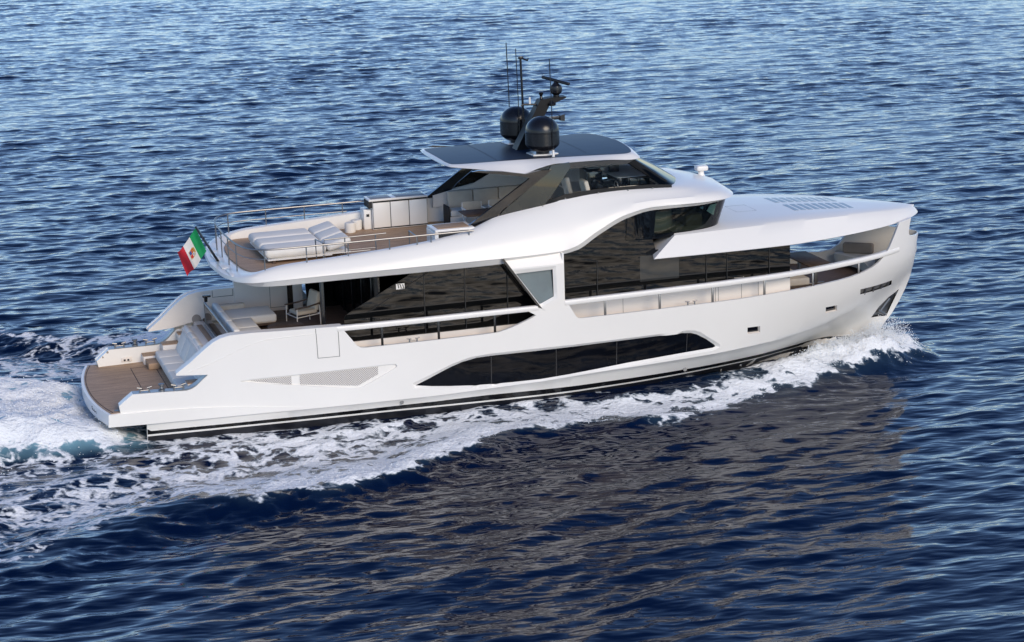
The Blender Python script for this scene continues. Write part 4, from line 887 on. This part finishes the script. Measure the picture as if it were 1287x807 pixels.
# ================================================================== the sea
SEA = -.22
RIDGE = [(-14, 18.5), (-7, 14.5), (-4, 12.8), (-.7, 11.0), (.7, 9.9), (2.3, 9.1), (3.1, 9.0), (4.9, 8.7), (6.3, 8.4), (7.5, 8.1), (8.6, 7.1), (10.3, 5.9), (12, 5.2), (14, 5.0), (16, 5.1), (18, 4.5), (19.8, 3.8), (22.7, 2.3), (25.6, .9), (27.2, 0.1)]
def axis(lo, hi, d0, d1, out0, out1):
    a = [lo]
    while a[-1] < hi: f = (a[-1]-lo)/(hi-lo); a.append(a[-1]+d0+(d1-d0)*f)
    b = [lo]; st = d0
    while b[-1] > out0: st *= 1.18; b.append(b[-1]-st)
    c = [a[-1]]; st = d1
    while c[-1] < out1: st *= 1.18; c.append(c[-1]+st)
    return np.array(b[::-1][:-1]+a+c[1:])
ax = np.concatenate([axis(-9, 31, .105, .105, -10, 31)[1:-1]]); 
left = [ax[0]]; st = .105
while left[-1] > -5000: st *= 1.035 if st < .5 else 1.15; left.append(left[-1]-st)
right = [ax[-1]]; st = .105
while right[-1] < 5000: st = min(st*1.02, .34) if right[-1] < 110 else st*1.15; right.append(right[-1]+st)
AX = np.array(left[::-1][:-1]+list(ax)+right[1:])
ay = [-26.0]
while ay[-1] < 160: ay.append(ay[-1]+(.10 if ay[-1] < 12 else .10+.0021*(ay[-1]-12)))
dn = [-26.0]; st = .1
while dn[-1] > -5000: st *= 1.03 if st < .5 else 1.15; dn.append(dn[-1]-st)
upy = [ay[-1]]; st = .41
while upy[-1] < 5000: st *= 1.15; upy.append(upy[-1]+st)
AY = np.array(dn[::-1][:-1]+ay+upy[1:])
GX, GY = np.meshgrid(AX.astype(np.float32), AY.astype(np.float32))
rg = np.random.default_rng(11)
near = np.clip(1-(np.maximum(0, np.maximum(np.abs(GX-30)-100, np.abs(GY-40)-140))/80), 0, 1)
DX = np.zeros_like(GX); DY = np.zeros_like(GX); DZ = np.zeros_like(GX)
NW = 84; lam = np.exp(rg.uniform(np.log(.5), np.log(7.), NW)); lam.sort()
sp_ = lam**0.88*np.exp(-(lam/5.5)**2)
th = rad(-78)+rg.normal(0, .42, NW); ph = rg.uniform(0, 2*np.pi, NW)
kk = 2*np.pi/lam; sp_ *= .17/np.sqrt(np.sum((sp_*kk)**2)/2)
for i in range(NW):
    kx, ky = np.float32(kk[i]*np.cos(th[i])), np.float32(kk[i]*np.sin(th[i]))
    p = kx*GX+ky*GY+np.float32(ph[i]); a = np.float32(sp_[i])
    DZ += a*np.sin(p); c = np.cos(p)*a*np.float32(.75); DX += c*np.float32(np.cos(th[i])); DY += c*np.float32(np.sin(th[i]))
# gusts: slow variation of the chop's height
g = .78+.22*np.sin(GX*.11+GY*.05+1)*np.sin(GY*.09-GX*.04+2)+.12*np.sin(GX*.31-GY*.23)
DZ *= g; DX *= g; DY *= g
# wake, in metres round the hull
def vnoise(x, y, seed):
    r = np.random.default_rng(seed).random((256, 256)).astype(np.float32)
    xi = np.floor(x).astype(int); yi = np.floor(y).astype(int); fx = x-xi; fy = y-yi; fx = fx*fx*(3-2*fx); fy = fy*fy*(3-2*fy)
    a = r[yi % 256, xi % 256]; b = r[yi % 256, (xi+1) % 256]; c = r[(yi+1) % 256, xi % 256]; d = r[(yi+1) % 256, (xi+1) % 256]
    return (a*(1-fx)+b*fx)*(1-fy)+(c*(1-fx)+d*fx)*fy
def fbm(x, y, seed, o=4):
    v = 0; a = .5
    for i in range(o): v = v+a*vnoise(x*2**i, y*2**i, seed+i); a *= .5
    return v/(1-.5**o)
sel = (np.abs(GX-5) < 40) & (np.abs(GY) < 34); X = GX[sel]; Y = GY[sel]
AYS = np.abs(Y)
n1 = fbm(X*.55, Y*.55, 1); n2 = fbm(X*1.7, Y*1.7, 9); n3 = fbm(X*4.5, Y*4.5, 21, 3); n0 = fbm(X*.2, Y*.2, 40)
rx = np.array([a for a, b in RIDGE]); ry = np.array([b for a, b in RIDGE])
yr = np.interp(X, rx, ry)+(n1-.5)*1.2*np.clip((26-X)/10, 0, 1)+(n2-.5)*.7*np.clip((27-X)/6, 0, 1)+(n3-.5)*.5*np.clip((27-X)/6, 0, 1)
d = yr-AYS                                   # >0 inside the wake
hullw = np.interp(X, [0, 2, 8, 12, 16, 19, 21, 23, 24.5, 25.7, 26.3], [2.6, 2.75, 2.92, 2.9, 2.7, 2.4, 2.0, 1.45, .9, .4, 0])
hd = AYS-hullw                               # distance outboard of the hull
ss_ = lambda a, b, v: np.clip((v-a)/(b-a), 0, 1)**2*(3-2*np.clip((v-a)/(b-a), 0, 1))
ahead = X < 27.3
aft = np.clip((27-X)/14, 0, 1)
brk = np.interp(X, [-12, -2, 2, 5, 9, 12, 15, 20, 25, 27], [.0, .05, .2, .85, .95, .75, .45, .7, 1, .4])   # how hard the crest breaks
ridge_h = np.interp(X, [-14, -4, 0, 4, 8, 12, 16, 21, 25, 27], [.10, .15, .22, .34, .34, .22, .13, .12, .15, .05])
prof = np.where(d > 0, np.exp(-(d/1.5)**2), np.exp(-(d/1.1)**2))
H = ridge_h*prof*ahead
H -= .18*np.exp(-((d-2.6)/1.2)**2)*np.clip((14-X)/10, 0, 1)*ahead
H -= .05*np.exp(-((d+1.9)/1.0)**2)*np.clip((16-X)/10, 0, 1)*ahead
# foam
foam = np.zeros_like(X)
crest_f = np.exp(-(np.where(d > 0, d/1.25, d/(.30+.3*n2)))**2)*brk
inside_f = ss_(0, .5, d)*(1.06-.2*n0)*np.interp(X, [-12, -3, 3, 9, 14, 18, 24, 27], [.50, .57, .63, .68, .70, .74, .80, .6])
fade = np.interp(d, [0, 1.5, 3.5, 6], [1, .95, .86, .80])
foam = np.maximum(inside_f*fade, crest_f)*ahead
# dark clear water between the hull and the bow wave amidships
gap = np.exp(-((hd-.2)/.55)**2)*np.interp(X, [9, 14, 16, 20, 22], [0, .3, .95, .8, 0]); foam *= 1-gap*.9
# smooth dark swell between ridge and wash aft
sw_ = np.exp(-((d-1.4)/1.0)**2)*np.clip((4-X)/5, 0, 1); foam *= 1-.4*sw_
bowf = np.exp(-(np.maximum(hd, 0)/1.1)**2)*np.interp(X, [18, 21, 23, 25.6, 26.6, 27.2], [0, .7, 1.05, 1.1, 1, 0]); foam = np.maximum(foam, bowf)
H += np.exp(-(np.maximum(hd, 0)/1.15)**2)*np.interp(X, [2, 6, 12, 17, 20, 22, 24, 25.5, 26.6, 27.5, 28], [0, .08, .24, .40, .48, .56, .72, .74, .45, .05, 0])*(1+.35*(n2-.5)*np.clip((X-19)/4, 0, 1)+.35*(n3-.5)*np.clip((X-21)/3, 0, 1))
# churned wash astern
wash = ss_(3.6+.9*(n1-.5)*2-.10*np.minimum(X, 0), 2.4+.9*(n1-.5)*2-.10*np.minimum(X, 0), AYS)*ss_(2.1, .8, X)*np.interp(X, [-30, -14, -5, 2], [.55, .75, 1, 1])
foam = np.maximum(foam*(1-.2*wash), wash*(.86+.75*(n2-.45)+.4*(n1-.5)))
H += wash*(.34*np.exp(-((AYS-2.3)/.8)**2)+.25*n1+.18*n2+.05)*ss_(2.0, -.5, X)
H += wash*.35*np.exp(-((X+3)/2.2)**2)
rough_ = np.clip(foam-.35, 0, 1)
H += rough_*((n2-.5)*.32+(n3-.5)*.22)
foam = foam+(n2-.5)*.15*(foam > .05)
under = np.abs(Y) < hullw-.3
H = np.where(under & (X > 1.8) & (X < 26), np.minimum(H, 0), H)
calm = np.ones_like(DZ); calm[sel] = 1-.45*np.clip(foam, 0, 1)*(d > .4)
DZ *= calm
HZ = np.zeros_like(GX); HZ[sel] = H; FO = np.zeros_like(GX); FO[sel] = np.clip(foam, 0, 1.2)
AE = np.zeros_like(GX); AE[sel] = np.clip(wash*1.2+np.maximum(crest_f, bowf)*.15, 0, 1)
inhull = np.zeros_like(GX); inhull[sel] = ((AYS < hullw-.5) & (X > 2.5) & (X < 24.5)).astype(np.float32)
VX = GX+DX*near*(1-inhull*.5); VY = GY+DY*near; VZ = SEA+(DZ*near+HZ)-inhull*.35
ny, nx = GX.shape
me = bpy.data.meshes.new('sea'); nv = nx*ny
me.vertices.add(nv); me.vertices.foreach_set('co', np.stack([VX, VY, VZ], -1).astype(np.float32).ravel())
ii = (np.arange(ny-1)[:, None]*nx+np.arange(nx-1)[None, :]); q4 = np.stack([ii, ii+1, ii+nx+1, ii+nx], -1).reshape(-1)
nf = (nx-1)*(ny-1); me.loops.add(nf*4); me.loops.foreach_set('vertex_index', q4.astype(np.int32).ravel())
me.polygons.add(nf); me.polygons.foreach_set('loop_start', np.arange(0, nf*4, 4, dtype=np.int32))
me.polygons.foreach_set('use_smooth', np.ones(nf, dtype=bool)); me.update()
for nm, arr in (('foam', FO), ('aeration', AE)):
    at = me.attributes.new(nm, 'FLOAT', 'POINT'); at.data.foreach_set('value', arr.astype(np.float32).ravel())

def sea_mat():
    m = bpy.data.materials.new('sea_water'); m.use_nodes = True; n = m.node_tree.nodes; l = m.node_tree.links; b = n['Principled BSDF']; out = n['Material Output']
    def math_(op, a, b_=None, c=None):
        x = n.new('ShaderNodeMath'); x.operation = op
        for i, v in enumerate((a, b_, c)):
            if v is None: continue
            if isinstance(v, (int, float)): x.inputs[i].default_value = v
            else: l.new(v, x.inputs[i])
        return x.outputs[0]
    geo = n.new('ShaderNodeNewGeometry'); P = geo.outputs['Position']
    fo = n.new('ShaderNodeAttribute'); fo.attribute_name = 'foam'; ae = n.new('ShaderNodeAttribute'); ae.attribute_name = 'aeration'
    def noise(scale, detail, vec=P, dist=0., st=(1, 1, 1)):
        mp = n.new('ShaderNodeMapping'); mp.inputs['Scale'].default_value = st; l.new(vec, mp.inputs[0])
        t = n.new('ShaderNodeTexNoise'); t.inputs['Scale'].default_value = scale; t.inputs['Detail'].default_value = detail; t.inputs['Distortion'].default_value = dist; l.new(mp.outputs[0], t.inputs['Vector']); return t
    # lace: cell walls of a distorted voronoi at two sizes
    dn_ = noise(1.3, 4); vm = n.new('ShaderNodeVectorMath'); vm.operation = 'MULTIPLY_ADD'; l.new(dn_.outputs['Color'], vm.inputs[0]); vm.inputs[1].default_value = (1.1, 1.1, 0); l.new(P, vm.inputs[2])
    lace = []
    for sc in (1.15, 2.9):
        mp = n.new('ShaderNodeMapping'); mp.inputs['Scale'].default_value = (.62, 1, 0); l.new(vm.outputs[0], mp.inputs[0])
        v = n.new('ShaderNodeTexVoronoi'); v.feature = 'DISTANCE_TO_EDGE'; v.inputs['Scale'].default_value = sc; l.new(mp.outputs[0], v.inputs['Vector'])
        lace.append(math_('SUBTRACT', 1.0, math_('MULTIPLY', v.outputs['Distance'], 3.2)))
    fn = noise(5.5, 6); fn2 = noise(.9, 3)
    lc = math_('ADD', math_('MULTIPLY', lace[0], .55), math_('MULTIPLY', lace[1], .45))
    tex = math_('ADD', math_('MULTIPLY', lc, .62), math_('ADD', math_('MULTIPLY', fn.outputs[0], .58), math_('MULTIPLY', fn2.outputs[0], .25)))
    # foam where texture exceeds a threshold that falls with the foam mask
    thr = math_('SUBTRACT', 1.25, math_('MULTIPLY', fo.outputs['Fac'], 1.12))
    mr = n.new('ShaderNodeMapRange'); mr.interpolation_type = 'SMOOTHSTEP'; l.new(math_('SUBTRACT', tex, thr), mr.inputs[0]); mr.inputs[1].default_value = -.04; mr.inputs[2].default_value = .22
    fac = math_('MULTIPLY', mr.outputs[0], math_('GREATER_THAN', fo.outputs['Fac'], .03))
    # body colour: navy, turquoise where aerated
    mx = n.new('ShaderNodeMix'); mx.data_type = 'RGBA'; l.new(math_('MINIMUM', math_('MULTIPLY', ae.outputs['Fac'], .8), 1.), mx.inputs[0])
    mx.inputs[6].default_value = (.0005, .005, .026, 1); mx.inputs[7].default_value = (.26, .50, .60, 1)
    l.new(mx.outputs[2], b.inputs['Base Color']); b.inputs['Roughness'].default_value = .075; b.inputs['IOR'].default_value = 1.333
    rp = noise(2.2, .9, st=(.42, 1.5, 1)); rp2 = noise(6.0, .6, st=(.45, 1.4, 1))
    hsum = math_('ADD', rp.outputs[0], math_('MULTIPLY', rp2.outputs[0], .2))
    bp = n.new('ShaderNodeBump'); bp.inputs['Strength'].default_value = 1.0; bp.inputs['Distance'].default_value = .05; l.new(hsum, bp.inputs['Height']); l.new(bp.outputs[0], b.inputs['Normal'])
    fb = n.new('ShaderNodeBsdfPrincipled'); fb.inputs['Roughness'].default_value = .75; fb.inputs['Specular IOR Level'].default_value = .25
    fc = n.new('ShaderNodeMix'); fc.data_type = 'RGBA'; l.new(math_('POWER', fac, .8), fc.inputs[0]); fc.inputs[6].default_value = (.28, .38, .44, 1); fc.inputs[7].default_value = (.90, .915, .92, 1); l.new(fc.outputs[2], fb.inputs['Base Color'])
    fbn = noise(9, 6); b2 = n.new('ShaderNodeBump'); b2.inputs['Strength'].default_value = .8; b2.inputs['Distance'].default_value = .09
    l.new(math_('ADD', fbn.outputs[0], math_('MULTIPLY', tex, .6)), b2.inputs['Height']); l.new(b2.outputs[0], fb.inputs['Normal'])
    ms = n.new('ShaderNodeMixShader'); l.new(math_('MULTIPLY', fac, .96), ms.inputs[0]); l.new(b.outputs[0], ms.inputs[1]); l.new(fb.outputs[0], ms.inputs[2]); l.new(ms.outputs[0], out.inputs[0])
    return m
me.materials.append(sea_mat()); sea = bpy.data.objects.new('sea', me); C.objects.link(sea); tag(sea, 'deep blue choppy sea with a foaming wake', 'sea', kind='structure')

# spray: droplets thrown up at the stem, along the breaking crest and astern
spray_m = mat('spray', (.84, .86, .87), .6, spec=.3, noise=.05)
def spray(name, label, pts, rs):
    r = np.random.default_rng(5); ico = bmesh.new(); bmesh.ops.create_icosphere(ico, subdivisions=1, radius=1); base_v = np.array([v.co[:] for v in ico.verts]); ico.verts.index_update(); base_f = np.array([[v.index for v in f.verts] for f in ico.faces]); ico.free()
    n = len(pts); st = r.uniform(.6, 1.5, (n, 1, 3)); V = np.array(pts)[:, None, :]+base_v[None]*np.array(rs)[:, None, None]*st
    Fc = base_f[None]+(np.arange(n)*len(base_v))[:, None, None]
    m2 = bpy.data.meshes.new(name); V = V.reshape(-1, 3); Fc = Fc.reshape(-1, 3)
    m2.vertices.add(len(V)); m2.vertices.foreach_set('co', V.astype(np.float32).ravel()); m2.loops.add(Fc.size); m2.loops.foreach_set('vertex_index', Fc.astype(np.int32).ravel())
    m2.polygons.add(len(Fc)); m2.polygons.foreach_set('loop_start', np.arange(0, Fc.size, 3, dtype=np.int32)); m2.polygons.foreach_set('use_smooth', np.ones(len(Fc), dtype=bool)); m2.update()
    m2.materials.append(spray_m); o = bpy.data.objects.new(name, m2); C.objects.link(o); tag(o, label, 'spray', kind='stuff'); return o
kdx = AX; kdy = AY
def sea_z(x, y):
    i = np.clip(np.searchsorted(kdx, x), 0, nx-1); j = np.clip(np.searchsorted(kdy, y), 0, ny-1); return VZ[j, i]
r = np.random.default_rng(2)
pts = []; rs = []
for _ in range(15000):
    x = r.triangular(21.8, 25.3, 27.0); hw = np.interp(x, [22, 23, 24.5, 25.7, 26.3, 29], [1.4, 1.1, .6, .25, 0, 0]); sgn = -1 if r.random() < .8 else 1
    o_ = abs(r.normal(0, .42))+.03; y = sgn*(hw+o_); top_ = .55*np.exp(-((x-25.9)/1.3)**2)*np.exp(-o_/.9)
    z = sea_z(x, y)+r.random()**1.8*(top_+.12); pts.append((x, y, z)); rs.append(.004+.012*r.random()**2.5)
spray('bow_spray', 'white spray bursting up around the yacht stem', pts, rs)
pts = []; rs = []
for _ in range(4200):
    x = r.uniform(2, 24); b_ = np.interp(x, [2, 5, 9, 12, 15, 20, 25], [.2, .85, .95, .7, .35, .6, .9])
    if r.random() > b_: continue
    y = -(np.interp(x, rx, ry)+(0))+abs(r.normal(0, .45))-.25; z = sea_z(x, y)+r.random()**2*.16; pts.append((x, y, z)); rs.append(.003+.011*r.random()**2.5)
spray('crest_spray', 'white droplets flying off the breaking bow wave crest', pts, rs)
pts = []; rs = []
for _ in range(2200):
    x = r.triangular(-5, -1.5, 1.6); y = r.normal(0, 2.0); z = sea_z(x, y)+r.random()**2.2*.22; pts.append((x, y, z)); rs.append(.005+.016*r.random()**2.5)
spray('stern_spray', 'white droplets above the churned water behind the swim platform', pts, rs)
